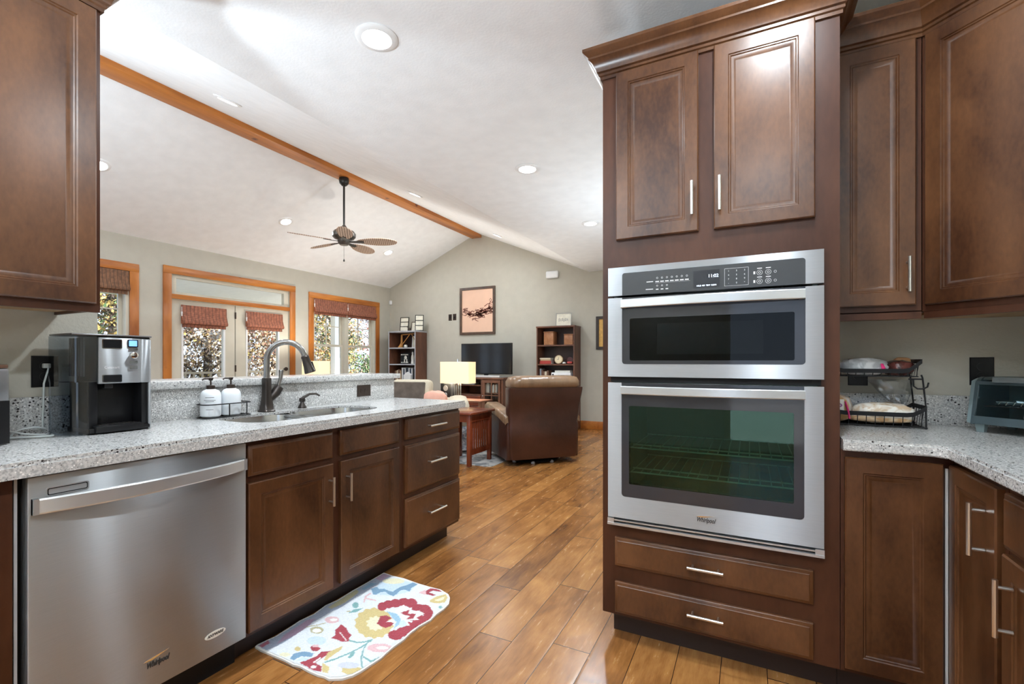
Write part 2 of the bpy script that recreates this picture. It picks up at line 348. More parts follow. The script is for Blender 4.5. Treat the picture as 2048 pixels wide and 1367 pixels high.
def sempty(name, loc):
    o = bpy.data.objects.new(name, None); C.objects.link(o); o.location = loc; o['kind'] = 'structure'; return o
def frame(o, U, N):
    U = Vector(U).normalized(); N = Vector(N).normalized(); V = N.cross(U)
    return Matrix(((U.x, V.x, N.x, o[0]), (U.y, V.y, N.y, o[1]), (U.z, V.z, N.z, o[2]), (0, 0, 0, 1)))
def text(name, s, T, u, v, n, size, mat, parent, align='CENTER', ext=0.0006, shear=0.0, sx=1.0, bold=0.0):
    cu = bpy.data.curves.new(name, 'FONT'); cu.body = s; cu.size = size; cu.extrude = ext; cu.align_x = align; cu.align_y = 'CENTER'; cu.shear = shear; cu.offset = bold; cu.resolution_u = 4
    f = bpy.data.objects.new(name, cu); C.objects.link(f); bpy.context.view_layer.update()
    me = bpy.data.meshes.new_from_object(f); bpy.data.objects.remove(f); bpy.data.curves.remove(cu)
    me.transform(Matrix.Translation(-base_of(parent)) @ T @ Matrix.Translation((u, v, n)) @ Matrix.Diagonal((sx, 1, 1, 1)))
    me.materials.clear(); me.materials.append(mat)
    o = bpy.data.objects.new(name, me); C.objects.link(o); o.parent = parent
    return o
def arc(cx, cy, r, a0, a1, n): return [(cx + r*math.cos(R(a0 + (a1-a0)*i/n)), cy + r*math.sin(R(a0 + (a1-a0)*i/n))) for i in range(n + 1)]
def rrect(u0, u1, v0, v1, r, n=5, corners='abcd'):
    p = []
    for k, (cx, cy, a) in zip('abcd', ((u1-r, v0+r, -90), (u1-r, v1-r, 0), (u0+r, v1-r, 90), (u0+r, v0+r, 180))):
        if k in corners: p += arc(cx, cy, r, a, a + 90, n)
        else: p += [{'a': (u1, v0), 'b': (u1, v1), 'c': (u0, v1), 'd': (u0, v0)}[k]]
    return p
def copy_tree(o, parent=None):
    c = o.copy(); C.objects.link(c)
    if parent is not None: c.parent = parent
    for ch in list(o.children): copy_tree(ch, c)
    return c
MAT_OUTLINE = [(-260,-378),(-264,-364),(-250,-297),(-255,-213),(-261,-166),(-250,-98),(-265,-15),(-251,41),(-257,147),(-254,222),(-255,312),(-256,373),(-188,367),(-113,371),(-7,360),(75,358),(138,360),(200,339),(228,313),(257,262),(262,213),(258,161),(264,107),(250,44),(248,-17),(254,-64),(249,-121),(251,-166),(255,-199),(247,-252),(242,-295),(232,-326),(211,-355),(169,-380),(141,-378),(113,-383),(69,-383),(13,-379),(-20,-385),(-73,-381),(-145,-382),(-219,-383)]
MAT_MOTIFS = [('band',[(-256,-376),(-254,-294),(-265,-163),(-269,-11),(-261,150),(-260,378),(-188,367),(-184,245),(-190,122),(-180,8),(-190,-68),(-193,-145),(-193,-199),(-175,-275),(-177,-331),(-191,-376)]),('maroon',[(-248,-368),(-247,-327),(-224,-339),(-224,-371)]),('plum',[(-222,-274),(-227,-199),(-232,-147),(-206,-124),(-184,-186),(-179,-252),(-186,-296),(-191,-330)]),('olive',[(-234,-30),(-240,63),(-246,164),(-213,145),(-196,42),(-209,-28)]),('plum',[(-261,296),(-250,363),(-198,362),(-197,289)]),('blue',[(-228,173),(-229,247),(-196,258),(-205,179)]),('pblue',[(-134,163),(-190,267),(-154,337),(-53,350),(-3,356),(13,270),(-32,198)]),('blue',[(-130,159),(-185,201),(-172,232),(-143,217),(-124,233),(-90,226),(-64,227),(-64,257),(-63,288),(-45,316),(-35,353),(1,358),(-5,299),(13,270),(-27,270),(-38,259),(-31,227),(-28,194),(-65,198),(-97,211),(-116,195),(-116,166)]),('pyellow',[(-83,345),(-79,331),(-87,315),(-104,299),(-127,287),(-153,281),(-175,282),(-190,290),(-195,303),(-188,320),(-170,336),(-146,348),(-120,354),(-98,353)]),('red',[(81,307),(86,343),(133,358),(179,348),(143,336),(110,328),(105,305),(156,301),(142,286),(105,284)]),('pink',[(58,278),(71,320),(105,284),(91,277)]),('yellow',[(155,243),(163,291),(192,329),(219,309),(234,261),(208,238),(172,230)]),('pyellow',[(175,258),(199,310),(212,283),(197,253)]),('teal',[(246,220),(249,216),(249,211),(248,207),(244,205),(240,206),(235,208),(231,213),(228,217),(228,222),(229,226),(233,228),(238,227),(242,225)]),('yellow',[(127,7),(153,-11),(153,-34),(171,-56),(160,-72),(167,-95),(146,-101),(142,-120),(116,-116),(101,-128),(74,-115),(50,-118),(27,-98),(-1,-90),(-16,-66),(-44,-48),(-46,-25),(-69,0),(-57,17),(-68,44),(-45,51),(-42,73),(-12,68),(5,81),(36,65),(61,66),(85,43),(114,33)]),('pyellow',[(94,-12),(115,-24),(108,-37),(122,-54),(105,-57),(107,-74),(87,-67),(77,-77),(59,-62),(40,-62),(33,-44),(11,-33),(18,-19),(2,-1),(20,3),(17,21),(39,13),(50,24),(68,7),(88,6)]),('red',[(11,105),(20,91),(24,78),(20,68),(11,64),(-2,65),(-17,72),(-31,84),(-41,98),(-45,111),(-42,122),(-33,126),(-19,125),(-3,117)]),('red',[(25,135),(33,122),(36,109),(32,98),(22,93),(8,94),(-8,101),(-21,112),(-30,126),(-33,139),(-29,150),(-19,155),(-5,154),(11,147)]),('red',[(50,159),(59,145),(62,131),(57,120),(47,114),(32,115),(16,122),(2,134),(-8,149),(-11,164),(-6,175),(5,180),(20,179),(36,172)]),('red',[(82,186),(90,171),(92,156),(86,145),(75,139),(59,140),(43,147),(28,159),(19,174),(17,189),(23,201),(35,207),(51,206),(68,198)]),('red',[(120,195),(130,178),(133,162),(128,150),(117,144),(101,146),(84,155),(69,169),(58,186),(55,202),(59,215),(71,221),(87,219),(105,209)]),('red',[(181,182),(186,169),(184,156),(175,144),(161,137),(144,135),(128,139),(116,148),(110,161),(111,175),(121,187),(135,194),(153,196),(169,191)]),('red',[(207,185),(214,171),(214,157),(207,146),(196,140),(181,140),(166,146),(153,157),(146,171),(145,186),(151,197),(163,203),(179,203),(194,196)]),('red',[(239,161),(247,147),(248,134),(244,124),(234,119),(221,120),(207,127),(195,139),(187,153),(185,166),(189,177),(199,182),(213,181),(227,173)]),('red',[(264,126),(272,111),(274,98),(271,88),(261,83),(249,85),(235,92),(223,104),(214,119),(212,133),(216,143),(225,148),(238,146),(252,138)]),('red',[(268,95),(275,80),(276,67),(271,56),(260,51),(246,51),(231,58),(218,69),(211,84),(209,98),(215,109),(226,114),(240,113),(255,106)]),('red',[(262,69),(270,53),(271,39),(266,27),(254,21),(239,22),(223,29),(209,42),(200,57),(198,72),(204,84),(216,90),(232,89),(248,82)]),('red',[(262,33),(269,19),(269,6),(263,-4),(252,-10),(237,-10),(222,-4),(209,6),(202,20),(201,33),(207,44),(219,50),(234,50),(249,44)]),('red',[(247,-5),(255,-19),(255,-34),(248,-45),(235,-52),(219,-52),(202,-46),(188,-35),(179,-21),(179,-6),(186,6),(199,13),(216,13),(233,7)]),('red',[(233,-42),(240,-56),(241,-70),(234,-81),(221,-87),(205,-88),(188,-82),(174,-72),(166,-58),(165,-43),(172,-31),(185,-25),(202,-24),(219,-30)]),('red',[(237,38),(243,26),(241,13),(232,1),(218,-6),(201,-8),(185,-4),(173,5),(167,18),(168,31),(177,43),(192,50),(209,52),(225,48)]),('red',[(219,112),(225,99),(222,84),(211,71),(195,63),(176,60),(158,64),(144,74),(138,87),(141,102),(152,115),(169,124),(188,127),(206,122)]),('cream',[(71,95),(69,156),(106,134),(122,152),(137,119),(170,146),(208,135),(196,90),(219,83),(172,55),(213,26),(176,16),(121,52),(126,74),(93,77)]),('red',[(104,92),(125,133),(140,101),(174,118),(189,77),(162,59),(162,88),(129,85)]),('pblue',[(143,26),(157,52),(200,28),(187,-5)]),('blue2',[(36,72),(93,77),(141,53),(163,9),(167,-28),(137,23),(85,48)]),('red',[(68,-26),(59,-7),(41,26),(60,45),(98,40),(96,16),(137,9),(139,-16),(128,-37),(103,-35)]),('cream',[(98,3),(106,35),(127,18)]),('red',[(-67,-104),(-25,-113),(7,-132),(36,-142),(43,-163),(61,-178),(37,-194),(7,-194),(-24,-197),(-27,-174),(-57,-147)]),('cream',[(-30,-150),(-25,-148),(45,-177),(45,-182)]),('teal',[(-120,52),(-112,43),(-109,34),(-110,27),(-116,24),(-126,25),(-137,30),(-148,38),(-155,48),(-159,57),(-158,64),(-151,67),(-141,66),(-130,61)]),('teal',[(-110,-24),(-112,12),(-81,43),(-80,6)]),('teal',[(57,-177),(97,-174),(92,-167),(51,-170)]),('teal',[(98,-174),(126,-156),(119,-149),(91,-167)]),('teal',[(126,-155),(142,-128),(134,-122),(118,-150)]),('teal',[(133,-122),(130,-185),(139,-190),(142,-127)]),('teal',[(130,-185),(116,-237),(124,-242),(139,-190)]),('teal',[(116,-237),(97,-283),(106,-287),(124,-242)]),('teal',[(97,-282),(76,-318),(84,-323),(106,-288)]),('teal',[(124,-135),(146,-186),(154,-188),(133,-137)]),('teal',[(147,-187),(186,-241),(193,-240),(154,-187)]),('teal',[(187,-242),(236,-285),(240,-282),(192,-238)]),('teal',[(187,-232),(239,-241),(236,-232),(184,-223)]),('teal',[(242,-240),(254,-207),(244,-201),(232,-234)]),('teal',[(136,-257),(121,-224),(136,-217),(148,-240),(148,-261)]),('olive',[(-185,-190),(-159,-163),(-164,-159),(-191,-186)]),('olive',[(-159,-163),(-134,-128),(-140,-124),(-165,-159)]),('olive',[(-125,-19),(-111,-7),(-117,-2),(-131,-14)]),('pink',[(250,-132),(259,-141),(251,-154),(244,-167),(226,-176),(207,-186),(189,-186),(169,-187),(161,-178),(151,-169),(159,-156),(166,-142),(185,-133),(204,-123),(223,-123),(243,-122)]),('cream',[(237,-139),(238,-143),(235,-150),(227,-156),(217,-161),(207,-164),(198,-164),(193,-162),(192,-157),(195,-151),(203,-145),(213,-139),(223,-137),(232,-136)]),('pink',[(-103,-81),(-96,-91),(-97,-102),(-104,-112),(-117,-119),(-133,-121),(-150,-118),(-162,-111),(-169,-101),(-169,-90),(-162,-79),(-148,-73),(-132,-70),(-116,-73)]),('cream',[(-112,-85),(-109,-90),(-110,-95),(-114,-99),(-121,-103),(-128,-104),(-135,-103),(-141,-100),(-144,-96),(-143,-91),(-139,-86),(-132,-83),(-125,-82),(-117,-82)]),('pink',[(-112,82),(-146,131),(-156,131),(-121,83)]),('pink',[(-145,127),(-144,162),(-157,170),(-157,135)]),('pink',[(-132,111),(-72,118),(-80,128),(-141,122)]),('pblue',[(-28,-219),(-20,-231),(-21,-244),(-30,-255),(-46,-264),(-66,-267),(-85,-264),(-100,-257),(-108,-245),(-108,-232),(-98,-220),(-82,-212),(-62,-209),(-42,-211)]),('red',[(-6,-368),(6,-341),(19,-313),(14,-279),(57,-250),(52,-282),(49,-319),(50,-339),(91,-345),(113,-368),(76,-374),(30,-370)]),('cream',[(40,-345),(37,-304),(47,-317),(47,-341)]),('cream',[(73,-355),(75,-358),(75,-361),(72,-364),(68,-366),(63,-367),(58,-367),(54,-365),(51,-362),(52,-358),(54,-355),(59,-353),(64,-352),(69,-352)]),('red',[(-56,-277),(-43,-261),(-4,-266),(-4,-288),(-27,-294)]),('pink',[(-25,-258),(-23,-261),(-24,-265),(-28,-269),(-34,-272),(-41,-274),(-47,-273),(-52,-271),(-54,-268),(-53,-263),(-49,-259),(-44,-256),(-37,-255),(-30,-255)]),('blue',[(-62,-369),(-74,-339),(-53,-312),(-5,-300),(7,-323),(-34,-337),(-38,-367)]),('pblue',[(-31,-367),(-25,-339),(6,-327),(7,-351)]),('yellow',[(63,-312),(42,-272),(60,-210),(75,-237),(74,-281),(76,-312)]),('yellow',[(73,-327),(118,-332),(142,-360),(118,-366)]),('yellow',[(-76,-306),(-71,-311),(-69,-317),(-71,-321),(-76,-324),(-83,-324),(-91,-322),(-98,-318),(-103,-312),(-105,-307),(-103,-302),(-98,-300),(-91,-300),(-83,-302)]),('olive',[(-101,-170),(-94,-180),(-94,-190),(-100,-199),(-112,-205),(-127,-207),(-143,-204),(-155,-197),(-163,-188),(-163,-177),(-157,-168),(-145,-161),(-129,-160),(-114,-163)]),('cream',[(-108,-177),(-104,-183),(-104,-189),(-109,-195),(-117,-199),(-126,-200),(-135,-199),(-143,-195),(-146,-190),(-146,-183),(-142,-178),(-134,-174),(-124,-172),(-115,-174)]),('yellow',[(239,-290),(249,-297),(242,-307),(240,-318),(225,-324),(212,-333),(196,-331),(180,-332),(173,-323),(163,-316),(169,-306),(171,-295),(187,-288),(201,-280),(216,-282),(233,-281)]),('lav',[(214,-273),(216,-281),(211,-291),(198,-301),(181,-310),(163,-315),(147,-316),(137,-312),(134,-304),(139,-294),(152,-283),(169,-274),(188,-269),(204,-268)]),('pyellow',[(-81,-350),(-77,-355),(-79,-361),(-84,-367),(-93,-371),(-103,-373),(-113,-373),(-121,-370),(-125,-365),(-123,-359),(-118,-353),(-109,-348),(-98,-346),(-88,-346)])]
# ================================================================ THE SETTING
XW, YF, XR_, YB = -7.0, 7.841, 1.19, -3.0           # window wall, far wall, right wall, rear wall
XRIDGE, ZRIDGE, XCR, ZC, ZE = -4.78, 3.70, -2.49, 2.74, 2.768
FW = frame((0, 0, 0), (0, 1, 0), (1, 0, 0))          # u = Y, v = Z, n = X  (faces +X)
FY = frame((0, 0, 0), (1, 0, 0), (0, -1, 0))         # u = X, v = Z, n = -Y (faces the camera side)

struct('floor', MB().box(-7.0, 1.19, -3.0, 7.841, -0.05, 0.0), M['floor'], loc=(0, 0, 0))
struct('ceiling', MB().box(XCR, 1.35, -3.15, 8.0, ZC, ZC + 0.12), M['ceil'])
def slab_z(a, b, name):
    m = MB(); (x0, z0), (x1, z1) = a, b
    m.prism([(x0, z0), (x1, z1), (x1, z1 + 0.14), (x0, z0 + 0.14)], 3.15, -8.0, FY); return struct(name, m, M['ceil'])
slab_z((XW - 0.15, ZE - 0.06), (XRIDGE, ZRIDGE), 'ceiling_window_slope')
slab_z((XRIDGE, ZRIDGE), (XCR, ZC), 'ceiling_kitchen_slope')
# gable wall
g = MB(); g.prism([(-7.15, 0), (1.35, 0), (1.35, ZC + .02), (XCR, ZC + .02), (XRIDGE, ZRIDGE + .02), (-7.15, ZE)], -YF, -YF - 0.15, FY)
struct('wall_far', g, M['wall'])
struct('wall_right', MB().box(XR_, XR_ + 0.15, YB, 7.85, 0, ZC), M['wall'])
# the kitchen's back wall and the hall partition behind the tower
struct('wall_kitchen', MB().box(-0.50, XR_, 2.56, 2.68, 0, ZC), M['wall'])
struct('wall_hall', MB().box(-0.50, -0.38, 2.68, YF, 0, ZC), M['wall'])
# wall that carries the left upper cabinet, ends in the open above the bar
struct('wall_left', MB().box(-2.44, -2.30, YB, 0.894, 0, ZC + 0.04), M['wall'])
struct('wall_bar', MB().box(-2.44, -2.315, 0.894, 2.60, 0, 1.055), M['wall'])
# rear wall with a glazed patio door (behind the camera)
rw = MB(); rw.prism([(-7.15, 0), (1.35, 0), (1.35, ZC), (XCR, ZC), (XRIDGE, ZRIDGE), (-7.15, ZE)], 3.0, 3.15, FY,
    holes=[[(-.30, 0.02), (.75, 0.02), (.75, 2.2), (-.30, 2.2)], [(-6.4, 0.4), (-3.1, 0.4), (-3.1, 2.3), (-6.4, 2.3)]])
struct('wall_rear', rw, M['wall'])
d = sempty('door_2', (-0.27, -3.07, 0))
for a, b in ((-.30, .75),):
    m = MB(); m.prism([(a, 0.02), (b, 0.02), (b, 2.2), (a, 2.2)], 3.05, 3.1, FY, holes=[[(a+.07, .12), (b-.07, .12), (b-.07, 2.12), (a+.07, 2.12)]])
    obj('door_leaf', m, M['cream'], d); obj('pane', MB().box(a+.06, b-.06, -3.078, -3.072, .11, 2.13), M['glass'], d)
wd = sempty('added_window', (-4.75, -3.07, 0.4))  # window added unseen in the rear wall to throw more light upwards
for k in range(3):
    a = -6.4 + 1.1*k; b = a + 1.1
    m = MB(); m.prism([(a, .4), (b, .4), (b, 2.3), (a, 2.3)], 3.05, 3.1, FY, holes=[[(a+.06, .46), (b-.06, .46), (b-.06, 2.24), (a+.06, 2.24)]])
    obj('sash', m, M['cream'], wd); obj('pane', MB().box(a+.05, b-.05, -3.078, -3.072, .45, 2.25), M['glass'], wd)
# window wall with its three openings
W1 = (1.47, 3.04); W2 = (5.83, 7.40); ZB_, ZT_ = 0.62, 2.32; DO = (3.52, 5.347); ZTR = 2.37
g = MB(); g.prism([(-3.15, 0), (8.0, 0), (8.0, ZE + .02), (-3.15, ZE + .02)], XW - 0.15, XW, FW,
    holes=[[(W1[0], ZB_), (W1[1], ZB_), (W1[1], ZT_), (W1[0], ZT_)], [(DO[0], .01), (DO[1], .01), (DO[1], ZTR), (DO[0], ZTR)], [(W2[0], ZB_), (W2[1], ZB_), (W2[1], ZT_), (W2[0], ZT_)]])
struct('wall_window', g, M['wall'])
XI = XW + 0.022
def window(name, y0, y1):
    r = sempty(name, (XW, (y0+y1)/2, ZB_)); t = 0.10
    c = MB(); c.box(XW, XI, y0-t, y0, ZB_-.1, ZT_, .002); c.box(XW, XI, y1, y1+t, ZB_-.1, ZT_, .002); obj('casing', c, M['pine'], r)
    c = MB(); c.box(XW, XI+.003, y0-t, y1+t, ZT_, ZT_+t, .002); c.box(XW, XI+.05, y0-t-.02, y1+t+.02, ZB_-.035, ZB_, .004); c.box(XW, XI, y0-t, y1+t, ZB_-.13, ZB_-.035, .002); obj('head_casing', c, M['pineh'], r)
    ym = (y0+y1)/2
    f = MB(); x0, x1 = XW-.14, XW-.02
    f.prism([(y0, ZB_), (y1, ZB_), (y1, ZT_), (y0, ZT_)], x0, XW-.001, FW, holes=[[(y0+.035, ZB_+.04), (ym-.045, ZB_+.04), (ym-.045, ZT_-.035), (y0+.035, ZT_-.035)], [(ym+.045, ZB_+.04), (y1-.035, ZB_+.04), (y1-.035, ZT_-.035), (ym+.045, ZT_-.035)]])
    obj('frame', f, M['cream'], r)
    for a, b in ((y0+.035, ym-.045), (ym+.045, y1-.035)):
        zm = 1.475
        for lo, hi, xx, nm in ((ZB_+.04, zm+.02, XW-.075, 'lower_sash'), (zm-.02, ZT_-.035, XW-.11, 'upper_sash')):
            m = MB(); m.prism([(a, lo), (b, lo), (b, hi), (a, hi)], xx-.015, xx+.015, FW, holes=[[(a+.04, lo+.045), (b-.04, lo+.045), (b-.04, hi-.04), (a+.04, hi-.04)]])
            s = obj(nm, m, M['cream'], r)
            obj('pane', MB().box(xx-.003, xx+.003, a+.035, b-.035, lo+.04, hi-.035), M['glass'], s)
            if nm == 'upper_sash':
                q = MB(); yc = (a+b)/2; zc = (lo+hi)/2 - .03
                q.box(xx-.008, xx+.008, yc-.008, yc+.008, lo+.045, hi-.04); q.box(xx-.008, xx+.008, a+.04, b-.04, zc-.008, zc+.008); obj('muntin', q, M['cream'], s)
    return r
window('window_1', *W1); window('window_2', *W2)
d = sempty('door_1', (XW, (DO[0]+DO[1])/2, 0)); t = .102
c = MB(); c.box(XW, XI, DO[0]-t, DO[0], 0, ZTR, .002); c.box(XW, XI, DO[1], DO[1]+t, 0, ZTR, .002); obj('casing', c, M['pine'], d)
c = MB(); c.box(XW, XI+.003, DO[0]-t, DO[1]+t, ZTR, ZTR+t, .002); c.box(XW-.02, XI-.004, DO[0], DO[1], 2.035, 2.098, .002); obj('head_casing', c, M['pineh'], d)
f = MB(); f.prism([(DO[0], 2.09), (DO[1], 2.09), (DO[1], ZTR), (DO[0], ZTR)], XW-.09, XW-.03, FW, holes=[[(3.60, 2.135), (5.262, 2.135), (5.262, 2.325), (3.60, 2.325)]]); s = obj('transom', f, M['cream'], d)
obj('pane', MB().box(XW-.063, XW-.057, 3.59, 5.27, 2.125, 2.335), M['glass'], s)
for a, b, ga, gb in ((3.522, 4.42, 3.69, 4.245), (4.436, 5.345, 4.62, 5.15)):
    f = MB(); f.prism([(a, .01), (b, .01), (b, 2.034), (a, 2.034)], XW-.08, XW-.035, FW, holes=[[(ga, .3), (gb, .3), (gb, 1.9), (ga, 1.9)]]); s = obj('door_leaf', f, M['cream'], d)
    f = MB(); f.prism([(ga-.025, .275), (gb+.025, .275), (gb+.025, 1.925), (ga-.025, 1.925)], XW-.035, XW-.024, FW, holes=[[(ga, .3), (gb, .3), (gb, 1.9), (ga, 1.9)]]); obj('glazing_bead', f, M['white'], s)
    obj('pane', MB().box(XW-.062, XW-.056, ga-.01, gb+.01, .29, 1.91), M['glass'], s)
for z in (1.83, 1.02, .3): obj('hinge', MB().box(XW-.036, XW-.018, 4.419, 4.437, z, z+.1, .003), M['brownplate'], d)
obj('door_knob', MB().lathe([(.012, 0), (.014, .03), (.03, .04), (.033, .055), (.024, .07), (.001, .073)], T=Matrix.Translation((XW-.035, 5.27, 1.05)) @ Matrix.Rotation(R(90), 4, 'Y'), n=16), M['brownplate'], d)
struct('baseboard_far', MB().box(-6.98, -0.5, YF-.018, YF, 0, .14, .004), M['pineh'])
struct('baseboard_window', MB().box(XW, XW+.018, 5.46, 5.70, 0, .14, .004), M['pine'])
# ridge beam
bm_ = MB(); bm_.box(-4.885, -4.675, -3.0, YF, 3.60, 3.75, .006); struct('ceiling_beam', bm_, M['beam'])

# ================================================================ OUTSIDE
struct('ground_outside', MB().box(-60, -7.2, -40, 50, -1.3, -1.0), plain('lawn', (0.16, 0.15, 0.07, 1), 0.95, var=0.4, vscale=1.5))
struct('patio_outside', MB().box(-14, 8, -14, -3.2, -0.3, -0.08), plain('pale_concrete', (0.34, 0.33, 0.31, 1), 0.9, var=0.1))
struct('deck_outside', MB().box(-9.9, -7.15, 1.0, 9.0, -0.14, -0.05), plain('deck_boards', (0.74, 0.70, 0.64, 1), 0.8, var=0.2, vscale=3))
pc = MB(); pc.box(-11.2, -7.16, 2.6, 9.2, 2.50, 2.56)
struct('porch_ceiling_outside', pc, plain('white_soffit', (0.93, 0.94, 0.95, 1), 0.7))
dr = thing('deck_railing', 'weathered deck railing outside the french doors', 'railing', (-9.75, 5, -.05))
obj('top_rail', MB().box(-9.80, -9.68, 1.2, 8.9, .93, .97, .004), plain('pale_rail', (0.52, 0.44, 0.34, 1), 0.8), dr)
obj('bottom_rail', MB().box(-9.77, -9.71, 1.2, 8.9, .10, .15, .004), plain('pale_rail_low', (0.52, 0.44, 0.34, 1), 0.8), dr)
for y in (1.3, 3.05, 4.55, 6.05, 7.55, 8.8): obj('post', MB().box(-9.80, -9.68, y-.06, y+.06, -.05, 1.0, .005), plain('post_wood', (0.58, 0.50, 0.36, 1), 0.8), dr)
for k in range(46): obj('baluster', MB().box(-9.755, -9.725, 1.45+.16*k, 1.48+.16*k, .15, .93), bpy.data.materials['pale_rail'], dr)
pp = MB(); pp.box(-9.62, -9.46, 8.55, 8.71, -.05, 2.5, .006); tag(obj('porch_post', pp, M['white'], loc=(-9.54, 8.63, -.05)), 'white square porch post outside the double window', 'post')
LEAF = [plain('leaf_' + n, c, 0.7, var=0.25, vscale=3) for n, c in (('tan', (0.50, 0.38, 0.26, 1)), ('orange', (0.56, 0.30, 0.10, 1)), ('gold', (0.60, 0.44, 0.14, 1)), ('brown', (0.15, 0.09, 0.06, 1)), ('pale', (0.66, 0.62, 0.58, 1)), ('green', (0.11, 0.20, 0.08, 1)), ('russet', (0.34, 0.13, 0.09, 1)), ('olive', (0.08, 0.10, 0.06, 1)))]
BARK = plain('bark', (0.08, 0.06, 0.05, 1), 0.9, var=0.3, vscale=8)
def tree(x, y, h, rad, n, mix, label, name='tree', low=0.2, lf=(.022, .046)):
    rnd = random.Random(int(x*31 + y*17)); r = thing(name, label, 'tree', (x, y, -1.0), 'trees outside the windows')
    tr = MB(); tr.tube([(x, y, -1.0), (x+.1, y+.05, .6), (x-.05, y+.12, 2.0), (x+.1, y, h*.75)], [.13, .11, .085, .04], 9)
    for k in range(14):
        a = rnd.uniform(0, 6.28); z = rnd.uniform(.2, h*.6); l = rad*rnd.uniform(.6, 1.0)
        tr.tube([(x, y, z), (x + .5*l*math.cos(a), y + .5*l*math.sin(a), z + .35*l), (x + l*math.cos(a), y + l*math.sin(a), z + .6*l)], [.04, .022, .008], 6)
    obj('trunk', tr, BARK, r)
    V, F, mi = [], [], []; cn = 36
    for _ in range(int(n/cn)):
        a = rnd.uniform(0, 6.28); q = math.sqrt(rnd.random())*rad*.85; cx, cy, cz, mt = q*math.cos(a), q*math.sin(a), low*h + rnd.random()*(1-low)*h, rnd.choice(mix)
        for _ in range(cn):
            c = Vector((x + cx + max(-.3, min(.3, rnd.gauss(0, .15))), y + cy + max(-.3, min(.3, rnd.gauss(0, .15))), -1.0 + cz + rnd.gauss(0, .12)))
            a_ = Vector((rnd.gauss(0, 1), rnd.gauss(0, 1), rnd.gauss(0, 1))).normalized(); b = a_.orthogonal().normalized(); s_ = rnd.uniform(*lf)
            k = len(V); V += [c - a_*s_*1.3, c - b*s_*.7 + a_*s_*.1, c + a_*s_*1.3, c + b*s_*.7 + a_*s_*.1]; F.append((k, k+1, k+2, k+3)); mi.append(mt if rnd.random() < .6 else rnd.choice(mix))
    me = bpy.data.meshes.new('foliage'); me.from_pydata([tuple(v - Vector((x, y, -1.0))) for v in V], [], F)
    for m in LEAF: me.materials.append(m)
    me.polygons.foreach_set('material_index', mi)
    o = bpy.data.objects.new('foliage', me); C.objects.link(o); o.parent = r; o['kind'] = 'stuff'
tree(-12.4, 5.0, 4.6, .95, 9000, [2, 2, 1, 7, 7, 3, 5], 'gold and dark olive tree seen through the window beside the left cabinet')
tree(-12.6, 7.1, 5.0, 1.0, 9500, [0, 0, 4, 4, 2, 3, 3, 0], 'tan oak seen through the left french door')
tree(-13.0, 9.3, 5.0, 1.0, 9500, [0, 4, 0, 3, 6, 4, 2, 3], 'tan and brown tree seen through the right french door')
tree(-12.2, 11.0, 5.0, .85, 7000, [2, 7, 7, 5, 0, 1], 'gold and olive tree seen through the left pane of the double window', low=.1)
tree(-14.4, 13.0, 5.0, 1.0, 7000, [0, 1, 2, 4, 0, 3], 'orange tan tree seen at the middle post of the double window')
tree(-12.6, 13.1, 2.3, .8, 6000, [5, 5, 7, 5, 0], 'low green bush seen through the right pane of the double window', 'bush', .1)
tree(-17.5, 18.6, 5.6, 1.4, 5000, [6, 4, 3, 6, 4], 'russet tree far behind the right pane of the double window')
tree(-17.5, 8.2, 5.2, 1.3, 6500, [4, 4, 0, 3, 6], 'pale tree farther back, between the window and the left french door')
tree(-17.5, 11.4, 4.6, 1.3, 6500, [0, 4, 3, 3, 4], 'pale brown tree farther back between the two french doors')
tree(-17.5, 15.0, 4.2, 1.3, 5000, [7, 5, 0, 3], 'olive tree farther back behind the double window')
# ================================================================ KITCHEN CABINETS
DOOR = [(0, 0), (0, .016), (.004, .02), (.050, .02), (.053, .0165), (.057, .0165), (.060, .013), (.066, .013), (.073, .0085), (.078, .0085)]
DRAWER = [(0, 0), (0, .011), (.003, .0145), (.010, .0165), (.014, .02), (.03, .02)]
def add_pull(parent, T, u, v, n, L, vert=True, mat='nickel', r=.006):
    m = MB(); h = .032; e = L*.5 - .018
    if vert:
        m.tube([(u, v-L/2, n+h), (u, v+L/2, n+h)], r, 10, T=T)
        for s in (-e, e): m.tube([(u, v+s, n), (u, v+s, n+h)], r*.8, 8, T=T)
    else:
        m.tube([(u-L/2, v, n+h), (u+L/2, v, n+h)], r, 10, T=T)
        for s in (-e, e): m.tube([(u+s, v, n), (u+s, v, n+h)], r*.8, 8, T=T)
    return obj('pull', m, M[mat], parent)
def add_door(parent, T, u0, u1, v0, v1, n=0, name='door', rings=DOOR):
    return obj(name, MB().front(u0, u1, v0, v1, [(i, n + h) for i, h in rings], T), M['cab'], parent)
def crown(path, z, name, parent=None, flip=1):
    """moulding along a polyline (x,y); profile flares outwards (to the right of the walking direction times flip)"""
    prof = [(0, -.012), (.008, -.012), (.008, .0), (.014, .004), (.014, .014), (.022, .018), (.024, .03), (.034, .05), (.046, .062), (.05, .064), (.05, .072), (.064, .084), (.070, .090), (.070, .102), (-.01, .102)]
    pts = [Vector(p) for p in path]; rings = []
    for i, p in enumerate(pts):
        ns = []
        for a, b in ((i-1, i), (i, i+1)):
            if 0 <= a and b < len(pts):
                dd = (pts[b] - pts[a]).normalized(); ns.append(Vector((dd.y, -dd.x))*flip)
        nrm = sum(ns, Vector((0, 0))); nrm.normalize(); k = 1 / max(.3, nrm.dot(ns[0]))
        rings.append([(p.x + nrm.x*o_*k, p.y + nrm.y*o_*k, z + u_) for o_, u_ in prof])
    m = MB(); m.loft(rings, True, True, True); return obj(name, m, M['cab'], parent, ang=25)

